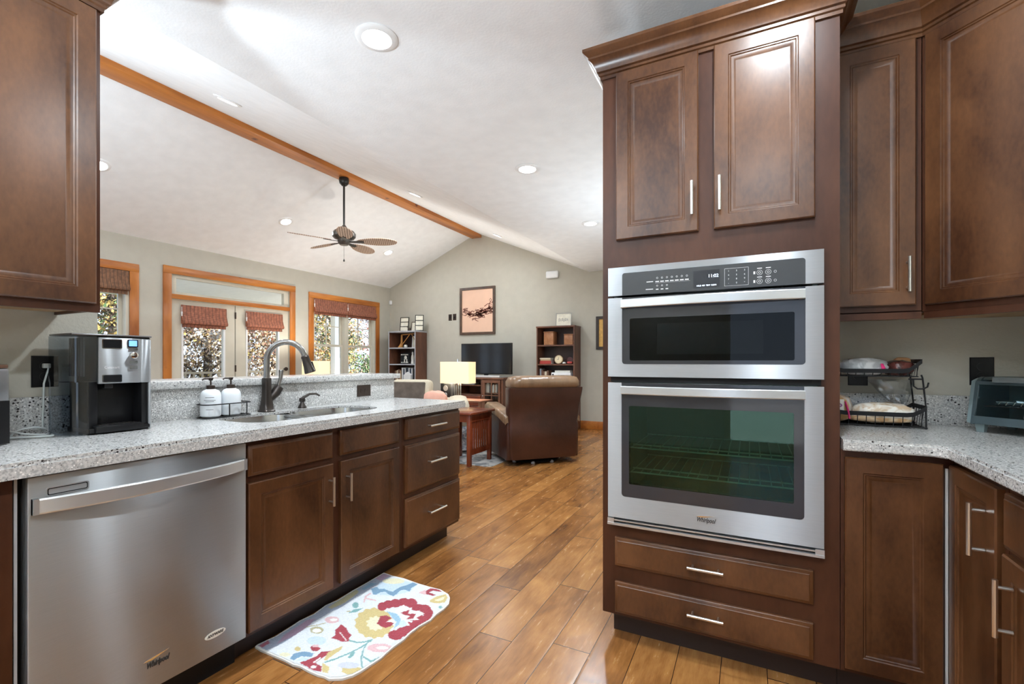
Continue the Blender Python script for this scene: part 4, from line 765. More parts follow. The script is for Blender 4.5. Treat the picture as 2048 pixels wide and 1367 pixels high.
# ================================================================ THINGS ON THE COUNTERS
# ---- coffee maker (front faces +X)
cx0, cx1, cy0, cy1, cz = -2.276, -2.098, .738, .985, ZT
CF = frame((cx1, 0, 0), (0, 1, 0), (1, 0, 0))
t = thing('coffee_maker', 'black and steel coffee maker with a smoky water tank', 'coffee maker', ((cx0+cx1)/2, .86, cz))
m = MB(); m.box(cx0, cx1-.004, cy0+.055, cy1, cz+.004, cz+.022, .003)
m.box(cx0, cx1-.075, cy0+.085, cy1, cz+.02, cz+.19, .003); m.box(cx0, cx1-.012, cy1-.028, cy1, cz+.02, cz+.19, .003); m.box(cx0+.02, cx1-.02, cy0+.055, cy0+.085, cz+.02, cz+.19, .002)
m.box(cx0, cx1-.006, cy0+.085, cy1, cz+.184, cz+.357, .004); obj('body', m, M['black'], t)
m = MB(); m.box(cx1-.014, cx1, .818, .950, cz+.183, cz+.352, .0025); m.box(cx1-.016, cx1-.002, .950, .982, cz+.183, cz+.352, .002)
m.box(cx1-.10, cx1-.004, cy1-.008, cy1+.001, cz+.0, cz+.35, .002); fp = obj('steel_front', m, M['steel'], t)
obj('lid', MB().box(cx0, cx1+.002, cy0+.004, cy1+.002, cz+.357, cz+.364, .003), plain('dark_steel_lid', (0.25, 0.25, 0.26, 1), 0.3, 0.9), t)
def tank_ring(z): return [(cx0+.01, cy0, z), (cx0+.10, cy0-.004, z), (cx1-.045, cy0+.004, z), (cx1-.012, cy0+.030, z), (cx1-.004, cy0+.078, z), (cx0+.01, cy0+.078, z)]
m = MB(); m.loft([tank_ring(cz+.19), tank_ring(cz+.356)]); tk = obj('water_tank', m, M['tank'], t, ang=60)
m = MB(); m.loft([[(x, y + (.0 if y < cy0+.05 else -.024), z) for x, y, z in tank_ring(q)] for q in (cz+.004, cz+.19)]); obj('tank_base', m, M['tank'], t)
m = MB()
for k in range(6): m.box(cx0+.03+.021*k, cx0+.034+.021*k, cy0+.05, cy0+.056, cz+.21, cz+.35)
obj('tank_rib', m, M['grille'], tk)
m = MB(); m.box(cx1-.085, cx1+.012, cy0+.07, cy1-.03, cz+.005, cz+.030, .004); dt = obj('drip_tray', m, M['black'], t)
m = MB()
for i in range(8):
    for j in range(3): m.box(cx1-.06+.02*j, cx1-.048+.02*j, cy0+.085+.0165*i, cy0+.094+.0165*i, cz+.030, cz+.0308)
obj('drip_grate', m, M['chrome'], dt)
obj('spout', MB().box(cx1-.04, cx1-.012, .84, .868, cz+.165, cz+.186, .004), M['black'], t)
for v0, v1, nm in ((.314, .344, 'gauge_window'), (.189, .214, 'dispense_lever')):
    m = MB(); m.prism(rrect(.828, .889, cz+v0-.002, cz+v1+.002, .004, 3), -.001, .0015, CF, holes=[rrect(.831, .886, cz+v0, cz+v1, .003, 3)]); m.mi = 1; m.prism(rrect(.831, .886, cz+v0, cz+v1, .003, 3), -.001, .0008 if 'gauge' in nm else .006, CF); obj(nm, m, [M['chrome'], M['black']], fp)
obj('display', MB().prism(rrect(.910, .937, cz+.322, cz+.344, .002, 3), 0, .001, CF), M['lcd'], fp)
obj('display_bezel', MB().prism(rrect(.907, .940, cz+.318, cz+.347, .003, 3), 0, .002, CF, holes=[rrect(.910, .937, cz+.322, cz+.344, .002, 3)]), M['black'], fp)
m = MB(); m.lathe([(.013, 0), (.0125, .01), (.008, .012)], T=CF @ Matrix.Translation((.925, cz+.288, 0)), n=20); m.prism(rrect(.911, .939, cz+.306, cz+.315, .003, 3), 0, .002, CF); m.prism(rrect(.911, .938, cz+.256, cz+.268, .003, 3), 0, .003, CF); m.prism(rrect(.911, .938, cz+.236, cz+.248, .003, 3), 0, .003, CF); obj('controls', m, M['chrome'], fp)
text('brand_lettering', 'Cuisinart', CF, .858, cz+.242, .0005, .0125, M['text_light'], fp, ext=.0004)
# ---- toaster at the left edge
cm = t; t = thing('toaster', 'black and grey toaster end at the left edge of the counter', 'toaster', (-2.19, .5, cz))
m = MB(); m.loft([[(x, y, z) for x, y in [(-2.278, .30), (-2.10, .30), (-2.10, .592), (-2.278, .592)]] for z in (cz+.004, cz+.14)]); m.box(-2.275, -2.105, .302, .588, cz+.004, cz+.15, .01); obj('lower_body', m, M['black'], t)
obj('upper_body', MB().box(-2.278, -2.10, .30, .592, cz+.135, cz+.243, .008), plain('grey_steel_end', (0.30, 0.30, 0.31, 1), 0.35, 0.8), t)
obj('top_band', MB().box(-2.276, -2.102, .305, .590, cz+.243, cz+.255, .003), plain('brown_band', (0.12, 0.06, 0.035, 1), 0.4), t)
def cord(pts, par):
    P_ = [Vector(p) for p in pts]; out = []
    for i in range(len(P_) - 1):
        a, b, c_, d_ = P_[max(0, i-1)], P_[i], P_[i+1], P_[min(len(P_)-1, i+2)]
        for k in range(6):
            s = k/6; out.append(.5*((2*b) + (c_-a)*s + (2*a-5*b+4*c_-d_)*s*s + (3*b-a-3*c_+d_)*s**3))
    out.append(P_[-1])
    return obj('power_cord', MB().tube(out, .0034, 7), bpy.data.materials.get('pale_cord') or plain('pale_cord', (0.62, 0.66, 0.66, 1), 0.4), par)
z = cz + .0042
cord([(-2.23, .594, z), (-2.215, .64, z+.002), (-2.19, .69, z), (-2.18, .72, z), (-2.22, .732, z)], t)
cord([(-2.258, .594, z+.03), (-2.25, .63, z+.022), (-2.235, .67, z+.008), (-2.22, .71, z+.002), (-2.245, .73, z)], t)
cord([(-2.268, .64, z), (-2.267, .66, z+.02), (-2.262, .70, z+.026), (-2.268, .731, z+.018)], cm)
pl = MB(); pl.box(XS+.008, XS+.022, .728, .75, 1.155, 1.172, .003); pl.tube([(XS+.018, .745, 1.162), (XS+.021, .73, 1.10), (XS+.021, .727, .98), (XS+.022, .726, z+.01)], .003, 6); obj('power_plug', pl, bpy.data.materials['pale_cord'], cm)
# ---- two-tier wire rack with bread
t = thing('wire_rack', 'two-tier black wire basket rack holding bread on the right counter', 'rack', (.46, 2.43, .914))
RZ = .9145
def basket(z0, hz, x0=.292, x1=.612, y0=2.335, y1=2.515, name='lower_basket', sag=.45):
    m = MB()
    def rim(u):   # height of the rim along the front / back: raised ends, sagging middle
        return z0 + hz*sag + hz*(1-sag)*max(0, (abs(u)-.70)/.30)**1.3
    fr = [];  n = 16
    for i in range(n + 1):
        u = -1 + 2*i/n; fr.append((x0 + (x1-x0)*(u+1)/2, rim(u)))
    hw = .0085
    for yy, sgn in ((y0, -1), (y1, 1)):
        m.loft([[(x, yy-.0012, z-hw), (x, yy+.0012, z-hw), (x, yy+.0012, z+hw), (x, yy-.0012, z+hw)] for x, z in fr])
    for xx in (x0, x1): m.box(xx-.0012, xx+.0012, y0, y1, z0+hz-hw, z0+hz+hw)
    m.tube([(x0+.01, y0+.006, z0), (x1-.01, y0+.006, z0), (x1-.01, y1-.006, z0), (x0+.01, y1-.006, z0)], .0022, 6, True)
    for i in range(11):
        x = x0 + .014 + (x1-x0-.028)*i/10; u = -1 + 2*(x-x0)/(x1-x0)
        m.tube([(x, y0, rim(u)), (x, y0+.006, z0), (x, y1-.006, z0), (x, y1, rim(u))], .0016, 5)
    for i in range(5):
        y = y0 + .03 + .03*i; m.tube([(x0, y, z0+hz), (x0+.01, y, z0), (x1-.01, y, z0), (x1, y, z0+hz)], .0016, 5)
    return obj(name, m, M['blackm'], t)
basket(RZ+.006, .077, sag=.62); basket(RZ+.205, .060, .292, .600, 2.345, 2.515, 'upper_basket', .36)
m = MB()
for x, xb in ((.610, .603), (.292, .297)):
    for y in (2.350, 2.505): m.tube([(x+.004, y, RZ+.003), (x+.003, y, RZ+.09), (xb, y, RZ+.20), (xb-.004, y, RZ+.212)], .003, 8); m.sphere((x+.004, y, RZ+.004), .0045, n=8, m=6)
    m.tube([(x+.004, 2.350, RZ+.003), (x+.004, 2.505, RZ+.003)], .003, 8)
m.tube([(.603, 2.352, RZ+.195), (.56, 2.352, RZ+.195)], .003, 8)
obj('upright', m, M['blackm'], t)
m = MB(); m.tube([(.573, 2.345, RZ+.195), (.574, 2.343, RZ+.168), (.585, 2.341, RZ+.158), (.602, 2.339, RZ+.158), (.614, 2.336, RZ+.166), (.617, 2.334, RZ+.183)], .003, 8); obj('hook', m, M['blackm'], t)
def lump(name, c, sx, sy, sz, mat, seed, amp=.12, n=28, k=16, freq=2.3, rz=0):
    from mathutils import noise
    m = MB(); m.sphere((0, 0, 0), 1, 1, 1, 1, n, k); T = Matrix.Translation(c) @ Matrix.Rotation(rz, 4, 'Z')
    for v in m.bm.verts:
        p = v.co.copy(); q = 1 + amp*noise.noise(p*freq + Vector((seed, seed*.7, 0))) + amp*.5*noise.noise(p*freq*2.7 + Vector((seed, 0, seed)))
        f = Vector((math.copysign(abs(p.x)**.75, p.x)*sx, math.copysign(abs(p.y)**.75, p.y)*sy, math.copysign(abs(p.z)**.8, p.z)*sz))*q
        v.co = T @ f
    return obj(name, m, mat, None, loc=(c[0], c[1], c[2]-sz), ang=80)
bag = glass('clear_bag', (.93, .94, .95, 1), .16, .12)
def bagmat(name, c1, c2, scale, rough=.25):
    m, tt, b = nodes_of(name); L = tt.links.new; tcn = tt.nodes.new('ShaderNodeTexCoord'); n = tt.nodes.new('ShaderNodeTexNoise'); n.inputs['Scale'].default_value = scale; n.inputs['Distortion'].default_value = 1.2; n.inputs['Detail'].default_value = 4
    r = tt.nodes.new('ShaderNodeValToRGB'); r.color_ramp.elements[0].position = .42; r.color_ramp.elements[0].color = c1; r.color_ramp.elements[1].position = .58; r.color_ramp.elements[1].color = c2
    bp = tt.nodes.new('ShaderNodeBump'); bp.inputs['Strength'].default_value = .5; bp.inputs['Distance'].default_value = .006
    L(tcn.outputs['Object'], n.inputs['Vector']); L(n.outputs['Fac'], r.inputs[0]); L(r.outputs[0], b.inputs['Base Color']); L(n.outputs['Fac'], bp.inputs['Height']); L(bp.outputs[0], b.inputs['Normal']); b.inputs['Roughness'].default_value = rough; return m
flat = bagmat('flatbread_in_bag', (.62, .47, .32, 1), (.88, .84, .76, 1), 20)
o = lump('flatbread_pack', (.490, 2.420, RZ+.052), .108, .066, .042, flat, 3.1, .10); tag(o, 'bag of pale flatbread filling the lower basket', 'bread')
obj('bag_clip', MB().box(.452, .478, 2.38, 2.40, RZ+.078, RZ+.086, .003), plain('lime_clip', (.35, .75, .08, 1), .4), o)
cr = MB(); cr.lathe([(.030, 0), (.066, .022), (.075, .05), (.068, .055)], (0, 0, 0), 14); 
o = lump('flatbread_stack', (.475, 2.410, RZ+.028), .112, .064, .013, bagmat('toasted_bread', (.55, .33, .16, 1), (.80, .66, .46, 1), 9), 9.3, .05); tag(o, 'toasted flat loaf under the flatbread bag in the lower basket', 'bread')
o = lump('bread_bag', (.338, 2.42, RZ+.068), .046, .075, .056, bagmat('bread_bag_print', (.62, .36, .14, 1), (.80, .78, .76, 1), 7), 5.5, .10); tag(o, 'bread bag with white and pink print at the left of the lower basket', 'bread')
m = MB(); m.box(.315, .350, 2.341, 2.345, RZ+.058, RZ+.108, .002); obj('paper_label', m, M['paper'], o)
m = MB(); m.prism([(.333 + .010*math.cos(2*math.pi*i/18), RZ+.083 + .008*math.sin(2*math.pi*i/18)) for i in range(18)], -2.341, -2.3395, FY, holes=[[(.333 + .0055*math.cos(2*math.pi*i/18), RZ+.083 + .004*math.sin(2*math.pi*i/18)) for i in range(18)]]); obj('round_mark', m, plain('violet_print', (.28, .08, .25, 1), .5), o)
m = MB(); m.tube([(.352, 2.338, RZ+.10), (.362, 2.337, RZ+.065), (.367, 2.338, RZ+.03)], [.006, .009, .007], 8, flat=(1, .5)); obj('pink_stripe', m, plain('pink_print', (.75, .04, .20, 1), .35), o)
white_bag = bagmat('crumpled_white_bag', (.50, .53, .56, 1), (.85, .87, .89, 1), 18)
o = lump('bread_bag', (.425, 2.42, RZ+.243), .085, .060, .034, white_bag, 1.7, .16); tag(o, 'crumpled clear and white bread bag in the upper basket', 'bread')
m = MB(); m.tube([(.478, 2.36, RZ+.255), (.482, 2.352, RZ+.238), (.478, 2.352, RZ+.218)], [.006, .008, .007], 8, flat=(1, .5)); obj('pink_stripe', m, bpy.data.materials['pink_print'], o)
o = lump('bread_bag', (.545, 2.425, RZ+.238), .048, .062, .031, bagmat('dark_bread_in_bag', (.05, .012, .010, 1), (.20, .06, .05, 1), 16, .2), 8.8, .14); tag(o, 'dark red-brown bread bag at the right of the upper basket', 'bread')
o = lump('paper_bag', (.572, 2.49, RZ+.256), .032, .014, .026, plain('kraft_paper', (.42, .22, .10, 1), .7, var=.2, vscale=20), 4.2, .08); tag(o, 'folded brown paper bag standing at the back of the upper basket', 'bag')
m = MB()
from mathutils import noise as NZ
rg = []
for i in range(10):
    s = i/9; z = RZ+.190 - s*.105; hw = .062*(1-s)**.7 + .016; rg.append([(.520 + .030*s + hw*math.cos(a) + .006*NZ.noise((a, z*30, 1)), 2.44 + .022*math.sin(a) + .010*NZ.noise((a*2, z*40, 3)), z) for a in [2*math.pi*k/22 for k in range(22)]])
m.loft(rg, True, True); tag(obj('plastic_bag', m, glass('thin_clear_plastic', (.80, .82, .84, 1), .14, .18), loc=(.53, 2.44, RZ+.085), ang=20), 'clear crinkled plastic bag hanging between the two baskets', 'bag')
# ---- toaster oven, set diagonally in the corner
OF = frame((.752, 2.372, .9145), (c45, -c45, 0), (-c45, -c45, 0))    # u along the front, n towards the room
grn = plain('grey_green_metal', (.13, .18, .20, 1), .28, .6)
t = thing('toaster_oven', 'grey-green toaster oven set diagonally in the right corner', 'toaster oven', (.92, 2.30, .9145))
LW, DPT = .40, .22
m = MB(); prof = [(.030, 0), (.028, .006), (.185, .006-.030), (.203, -.045), (.206, -.06), (.206, -DPT), (.030, -DPT)]   # (v, n)
def section(u): return [(u, v, n) for v, n in prof]
m.loft([section(0), section(.012)], T=OF); m.loft([section(LW-.012), section(LW)], T=OF)
m.loft([[(u, v, n) for v, n in ((.030, -DPT), (.030, -DPT+.012), (.206, -DPT+.012), (.206, -DPT))] for u in (0, LW)], T=OF); m.loft([[(u, v, n) for v, n in ((.195, -.045), (.206, -.06), (.206, -DPT), (.196, -DPT))] for u in (0, LW)], T=OF); m.loft([[(u, v, n) for v, n in ((.030, .0), (.038, 0), (.038, -DPT), (.030, -DPT))] for u in (0, LW)], T=OF)
obj('shell', m, grn, t)
obj('end_cap', MB().loft([[(-.014, v+dv, n*.98) for v, n, dv in ((.034, 0, 0), (.19, -.03, 0), (.200, -.06, 0), (.200, -DPT+.01, 0), (.034, -DPT+.01, 0))], [(0, v, n) for v, n in ((.030, .004), (.190, -.026), (.204, -.055), (.204, -DPT), (.030, -DPT))]], T=OF), plain('pale_green_plastic', (.20, .26, .27, 1), .3), t)
def tilt(v0, v1, d): return [(v0, .008 - .036*(v0-.03)/.17), (v1, .008 - .036*(v1-.03)/.17)]
dm = MB()
def strip(u0, u1, v0, v1, d0, d1):
    f_ = lambda v: .006 - .036*(v-.03)/.17
    dm.loft([[(u0, v0, f_(v0)+d0), (u1, v0, f_(v0)+d0), (u1, v0, f_(v0)+d1), (u0, v0, f_(v0)+d1)], [(u0, v1, f_(v1)+d0), (u1, v1, f_(v1)+d0), (u1, v1, f_(v1)+d1), (u0, v1, f_(v1)+d1)]], T=OF)
strip(.006, .30, .032, .060, .001, .012); strip(.006, .30, .178, .190, .001, .010); strip(.006, .014, .060, .178, .001, .010); strip(.292, .30, .060, .178, .001, .010); do = obj('door', dm, grn, t)
dm = MB(); strip(.012, .294, .058, .180, .003, .006); obj('window', dm, glass('toaster_glass', (.85, .92, .93, 1), .10), do)
dm = MB(); strip(.06, .27, .188, .206, .008, .026); obj('handle', dm, plain('grey_handle', (.28, .32, .33, 1), .25, .6), do)
dm = MB(); strip(.302, LW-.004, .034, .190, .001, .010); obj('control_panel', dm, M['black'], t)
m = MB()
for v in (.07, .115, .16): m.lathe([(.017, 0), (.016, .016), (.012, .018)], T=OF @ Matrix.Translation((.35, v, .006 - .036*(v-.03)/.17 + .01)), n=18)
obj('knob', m, M['steelb'], t)
m = MB()
for k in range(12): m.tube([(.03 + .021*k, .098, -.02), (.03 + .021*k, .098, -.19)], .0015, 5, T=OF)
m.tube([(.03, .098, -.02), (.28, .098, -.02)], .002, 6, T=OF); obj('rack', m, M['chrome'], t)
m = MB(); m.loft([[(.055 + .2*a, .102 + .012*b, -.05 - .11*c_) for a, b, c_ in ((0, 0, 0), (1, 0, 0), (1, 0, 1), (0, 0, 1))], [(.05 + .21*a, .116, -.045 - .12*c_) for a, c_ in ((0, 0), (1, 0), (1, 1), (0, 1))]], True, False, T=OF); obj('baking_tray', m, M['chrome'], t)
lb = MB(); lb.prism(rrect(.165, .275, .064, .080, .004, 3), .008, .0095, OF @ Matrix.Rotation(R(-12), 4, 'X')) if False else None
LBF = OF @ Matrix.Translation((0, .071, .006 - .036*(.041)/.17 + .006)) @ Matrix.Rotation(math.atan(.036/.17)*-1, 4, 'X')
lb = MB(); lb.prism(rrect(.150, .262, -.0085, .0085, .004, 3), 0, .001, LBF, holes=[rrect(.1515, .2605, -.007, .007, .003, 3)]); lbo = obj('badge_outline', lb, M['text_light'], do)
text('brand_lettering', 'BLACK+DECKER', LBF, .206, 0, .0005, .0135, M['text_light'], lbo, ext=.0004, bold=.0003, sx=.85)
m = MB()
for u, n in ((.02, -.012), (LW-.03, -.012), (.02, -DPT+.02), (LW-.03, -DPT+.02)): m.loft([[(u-.006, 0, n-.008), (u+.016, 0, n-.008), (u+.016, 0, n+.008), (u-.006, 0, n+.008)], [(u-.01, .03, n-.012), (u+.02, .03, n-.012), (u+.02, .03, n+.012), (u-.01, .03, n+.012)]], T=OF)
obj('foot', m, bpy.data.materials['pale_green_plastic'], t)

# ---- floral kitchen mat
COL = {'band': (.30, .34, .44), 'maroon': (.30, .06, .10), 'plum': (.36, .24, .34), 'olive': (.42, .38, .22), 'blue': (.16, .29, .42), 'blue2': (.30, .48, .62), 'pblue': (.55, .66, .76), 'pyellow': (.74, .70, .50), 'red': (.33, .03, .05), 'pink': (.68, .44, .46), 'yellow': (.58, .46, .20), 'teal': (.18, .36, .36), 'cream': (.80, .79, .77), 'lav': (.55, .57, .68)}
def inside(x, y, p):
    c_ = False; j = len(p) - 1
    for i in range(len(p)):
        (xi, yi), (xj, yj) = p[i], p[j]
        if (yi > y) != (yj > y) and x < (xj-xi)*(y-yi)/(yj-yi) + xi: c_ = not c_
        j = i
    return c_
mot = [(c_, p, min(a for a, b in p), max(a for a, b in p), min(b for a, b in p), max(b for a, b in p)) for c_, p in MAT_MOTIFS]
mat_loc = Vector((-1.55, 1.60, 0))
o_pts = [(a/1000, b/1000) for a, b in MAT_OUTLINE]
m = MB(); m.prism(o_pts, .001, .009, Matrix.Translation(mat_loc)); 
t = thing('kitchen_mat', 'floral kitchen mat with red, yellow and blue flowers on the floor below the sink', 'mat', (-1.55, 1.60, 0))
obj('bound_edge', m, plain('cream_binding', (.78, .76, .72, 1), .9, bump=.3, bscale=400), t)
V, F, CO = [], [], []; st = 3.0; idx = {}; rnd = random.Random(5)
cxm = sum(a for a, b in MAT_OUTLINE)/len(MAT_OUTLINE); cym = sum(b for a, b in MAT_OUTLINE)/len(MAT_OUTLINE)
inner = [(cxm + (a-cxm)*.972, cym + (b-cym)*.982) for a, b in MAT_OUTLINE]
nx, ny = int(540/st), int(770/st)
for i in range(nx + 1):
    for j in range(ny + 1):
        x, y = -270 + i*st, -390 + j*st
        if not inside(x, y, inner): continue
        col = (.70, .73, .77)
        jx, jy = x + rnd.uniform(-1.6, 1.6), y + rnd.uniform(-1.6, 1.6)
        for c_, p, a0, a1, b0, b1 in mot:
            if a0 <= jx <= a1 and b0 <= jy <= b1 and inside(jx, jy, p): col = COL[c_]
        k = rnd.uniform(.86, 1.1); idx[i, j] = len(V); V.append((x/1000, y/1000, .0100 + rnd.uniform(0, .0012))); CO.append(tuple(min(1, q*k) for q in col) + (1,))
for (i, j), a in idx.items():
    q = (a, idx.get((i+1, j)), idx.get((i+1, j+1)), idx.get((i, j+1)))
    if None not in q: F.append(q)
me = bpy.data.meshes.new('woven_pile'); me.from_pydata(V, [], F); at = me.color_attributes.new('yarn', 'FLOAT_COLOR', 'POINT'); at.data.foreach_set('color', [x for c_ in CO for x in c_])
mm, tt, b = nodes_of('dyed_yarn'); an = tt.nodes.new('ShaderNodeAttribute'); an.attribute_name = 'yarn'; tt.links.new(an.outputs['Color'], b.inputs['Base Color']); b.inputs['Roughness'].default_value = .95; b.inputs['Sheen Weight'].default_value = .3
me.materials.append(mm); o = bpy.data.objects.new('woven_pile', me); C.objects.link(o); o.parent = t
# ================================================================ LIVING ROOM
# ---- blinds
def blind(y0, y1, z0, z1, x, mat, label, bulge=.045, group=None):
    t = thing('woven_shade', label, 'blind', (x, (y0+y1)/2, z0), 'woven shades on the window wall')
    prof = [(0, z1), (.012, z1), (.016, z1-.02), (.020, (z0+z1)/2+.03), (bulge, z0+.10), (bulge+.012, z0+.075), (bulge+.004, z0+.05), (.02, z0+.045), (0, z0+.05)]
    m = MB(); m.loft([[(x + a, y, z) for a, z in prof] for y in (y0, y1)]); obj('fabric', m, mat, t, ang=50)
    m = MB(); m.loft([[(x + a, y, z) for a, z in ((.006, z0+.06), (.016, z0+.06), (.016, z0), (.006, z0))] for y in (y0+.012, y1-.012)]); obj('bottom_fold', m, mat, t)
    m = MB(); m.tube([(x+.03, y0-.004, z1-.03), (x+.034, y0-.006, z1-.10)], .003, 6); m.tube([(x+.034, y0-.006, z1-.10), (x+.034, y0-.006, z1-.16)], [.011, .006], 8); obj('cord_cleat', m, M['white'], t)
blind(W1[0]+.01, W1[1]-.01, 2.02, ZT_-.002, XW+.004, M['blindb'], 'brown woven shade half hidden by the left upper cabinet')
blind(3.655, 4.28, 1.655, 1.965, XW-.022, M['blind'], 'reddish woven shade on the left french door')
blind(4.585, 5.225, 1.675, 1.965, XW-.022, M['blind'], 'reddish woven shade on the right french door')
ym = sum(W2)/2
blind(W2[0]+.008, ym-.01, 2.03, ZT_-.002, XW+.004, M['blind'], 'left of the two woven shades on the double window')
blind(ym+.004, W2[1]-.006, 2.03, ZT_-.002, XW+.004, M['blind'], 'right of the two woven shades on the double window')
# ---- downlights
def downlight(x, y, z, tilt, label, power):
    t = thing('ceiling_light', label, 'light', (x, y, z), 'recessed ceiling lights'); T = Matrix.Translation((x, y, z)) @ Matrix.Rotation(tilt, 4, 'Y')
    m = MB(); m.lathe([(.098, 0), (.100, -.004), (.092, -.010), (.070, -.012), (.066, -.004), (.066, .0)], T=T, n=32, cap0=False, cap1=False); obj('trim_ring', m, M['white'], t)
    m = MB(); m.lathe([(.0005, -.014), (.04, -.012), (.066, -.004), (.066, -.001)], T=T, n=32); obj('lens', m, M['lens'], t)
    l = bpy.data.lights.new('downlight', 'AREA'); l.shape = 'DISK'; l.size = .13; l.energy = power; l.color = (.84, .93, 1); l.spread = R(175)
    o = bpy.data.objects.new('downlight', l); C.objects.link(o); o.parent = t; o.matrix_basis = Matrix.Rotation(tilt, 4, 'Y') @ Matrix.Translation((0, 0, -.02))
th = math.atan((ZRIDGE-ZC)/(XCR-XRIDGE)); zs = lambda x: ZRIDGE - (ZRIDGE-ZC)/(XCR-XRIDGE)*(x-XRIDGE); th2 = math.atan((ZRIDGE-ZE)/(XRIDGE-XW)); zl = lambda x: ZRIDGE - (ZRIDGE-ZE)/(XRIDGE-XW)*(XRIDGE-x)
for y, lb in ((-1.2, 'recessed ceiling light behind the camera end of the kitchen'), (1.70, 'large nearest recessed light in the flat kitchen ceiling'), (3.406, 'second recessed light along the flat kitchen ceiling'), (5.08, 'third and farthest recessed light seen in the flat kitchen ceiling')): downlight(-1.6, y, ZC, 0, lb, K_CAN)
for y, lb in ((-.45, 'recessed ceiling light over the camera, out of the frame'), (1.38, 'recessed ceiling light in front of the oven tower, above the frame')): downlight(.12, y, ZC, 0, lb, K_CAN*.75)
for y, lb in ((2.232, 'recessed light on the bright slope beside the beam, nearest'), (4.525, 'recessed light on the bright slope beside the beam, middle'), (6.607, 'recessed light on the bright slope beside the beam, farthest')): downlight(-3.64, y, zs(-3.64), th, lb, K_CAN*.8)
for y, lb in ((2.33, 'recessed light on the window slope, beside the left cabinet'), (4.50, 'recessed light on the window slope left of the fan'), (6.64, 'recessed light on the window slope right of the fan')): downlight(-5.97, y, zl(-5.97), -th2, lb, K_CAN*.5)
# ---- ceiling fan
fx, fy = -4.78, 4.471
t = thing('ceiling_fan', 'dark ceiling fan with woven leaf blades hanging from the beam', 'fan', (fx, fy, 3.60))
dk = plain('oiled_bronze', (.035, .032, .03, 1), .35, .6)
obj('canopy', MB().lathe([(.062, 0), (.066, -.03), (.058, -.07), (.030, -.10), (.016, -.105)], (fx, fy, 3.60), 22), dk, t)
obj('downrod', MB().lathe([(.0135, -.10), (.0135, -.66)], (fx, fy, 3.60), 12), dk, t)
obj('motor', MB().lathe([(.018, -.62), (.05, -.665), (.125, -.70), (.150, -.735), (.148, -.775), (.125, -.80), (.085, -.815), (.075, -.86), (.05, -.885), (.01, -.89)], (fx, fy, 3.60), 28), plain('motor_bronze', (.10, .09, .08, 1), .35, .5), t)
wick, tt, b = nodes_of('woven_wicker'); L = tt.links.new; tcn = tt.nodes.new('ShaderNodeTexCoord'); wv = tt.nodes.new('ShaderNodeTexWave'); wv.inputs['Scale'].default_value = 18; wv.inputs['Distortion'].default_value = 1.5; wv.bands_direction = 'DIAGONAL'; r_ = tt.nodes.new('ShaderNodeValToRGB'); r_.color_ramp.elements[0].color = (.20, .12, .08, 1); r_.color_ramp.elements[1].color = (.62, .48, .38, 1); L(tcn.outputs['Object'], wv.inputs['Vector']); L(wv.outputs['Fac'], r_.inputs[0]); L(r_.outputs[0], b.inputs['Base Color']); b.inputs['Roughness'].default_value = .6
for k in range(5):
    a = R(30 + 72*k); T = Matrix.Translation((fx, fy, 2.765)) @ Matrix.Rotation(a, 4, 'Z') @ Matrix.Rotation(R(-13), 4, 'X')
    m = MB(); out = []
    for i in range(26):
        q = 2*math.pi*i/26; u = .43 + .265*math.cos(q); out.append((u, .098*math.sin(q)*(1 + .18*math.cos(q))))
    m.prism(out, -.004, .004, T); obj('blade', m, wick, t)
    m = MB(); m.prism([(.07, -.018), (.20, -.03), (.26, -.02), (.26, .02), (.20, .03), (.07, .018)], -.012, -.004, T); obj('blade_bracket', m, dk, t)
m = MB(); m.tube([(fx, fy, 2.71), (fx, fy, 2.53)], .0018, 5); m.lathe([(.003, .035), (.012, .01), (.010, 0), (.002, -.003)], (fx, fy, 2.50), 10); obj('pull_chain', m, dk, t)
# ---- wall things
def wall_plate(x0, x1, z0, z1, label):
    t = thing('light_switch', label, 'switch', ((x0+x1)/2, YF, z0)); T = frame((0, YF, 0), (1, 0, 0), (0, -1, 0))
    obj('plate', MB().front(x0, x1, z0, z1, [(0, 0), (.003, .006), (.008, .006)], T), M['brownplate'], t); c_ = (x0+x1)/2; zc = (z0+z1)/2
    obj('toggle', MB().box(c_-.016, c_+.016, YF-.010, YF-.006, zc-.033, zc+.033, .002), M['black'], t)
wall_plate(-5.452, -5.373, 2.003, 2.133, 'left of two dark wall plates left of the peach painting'); wall_plate(-5.346, -5.264, 2.008, 2.138, 'right of two dark wall plates left of the peach painting')
def picture(x0, x1, z0, z1, y, fw, fmat, art, label, name='painting', cat='picture', d=.03):
    t = thing(name, label, cat, ((x0+x1)/2, y, z0)); T = frame((0, y, 0), (1, 0, 0), (0, -1, 0))
    m = MB(); m.prism([(x0, z0), (x1, z0), (x1, z1), (x0, z1)], 0, d, T, holes=[[(x0+fw, z0+fw), (x1-fw, z0+fw), (x1-fw, z1-fw), (x0+fw, z1-fw)]]); obj('frame', m, fmat, t)
    cv = obj('canvas', MB().box(x0+fw-.004, x1-fw+.004, y-d*.5, y-.004, z0+fw-.004, z1-fw+.004), art, t); return t, cv
t, cv = picture(-5.164, -4.361, 1.706, 2.636, YF, .047, M['frame_br'], M['peach'], 'framed peach painting of dark branches on the far wall above the television')
m = MB(); rnd = random.Random(11); yy = YF - .0155
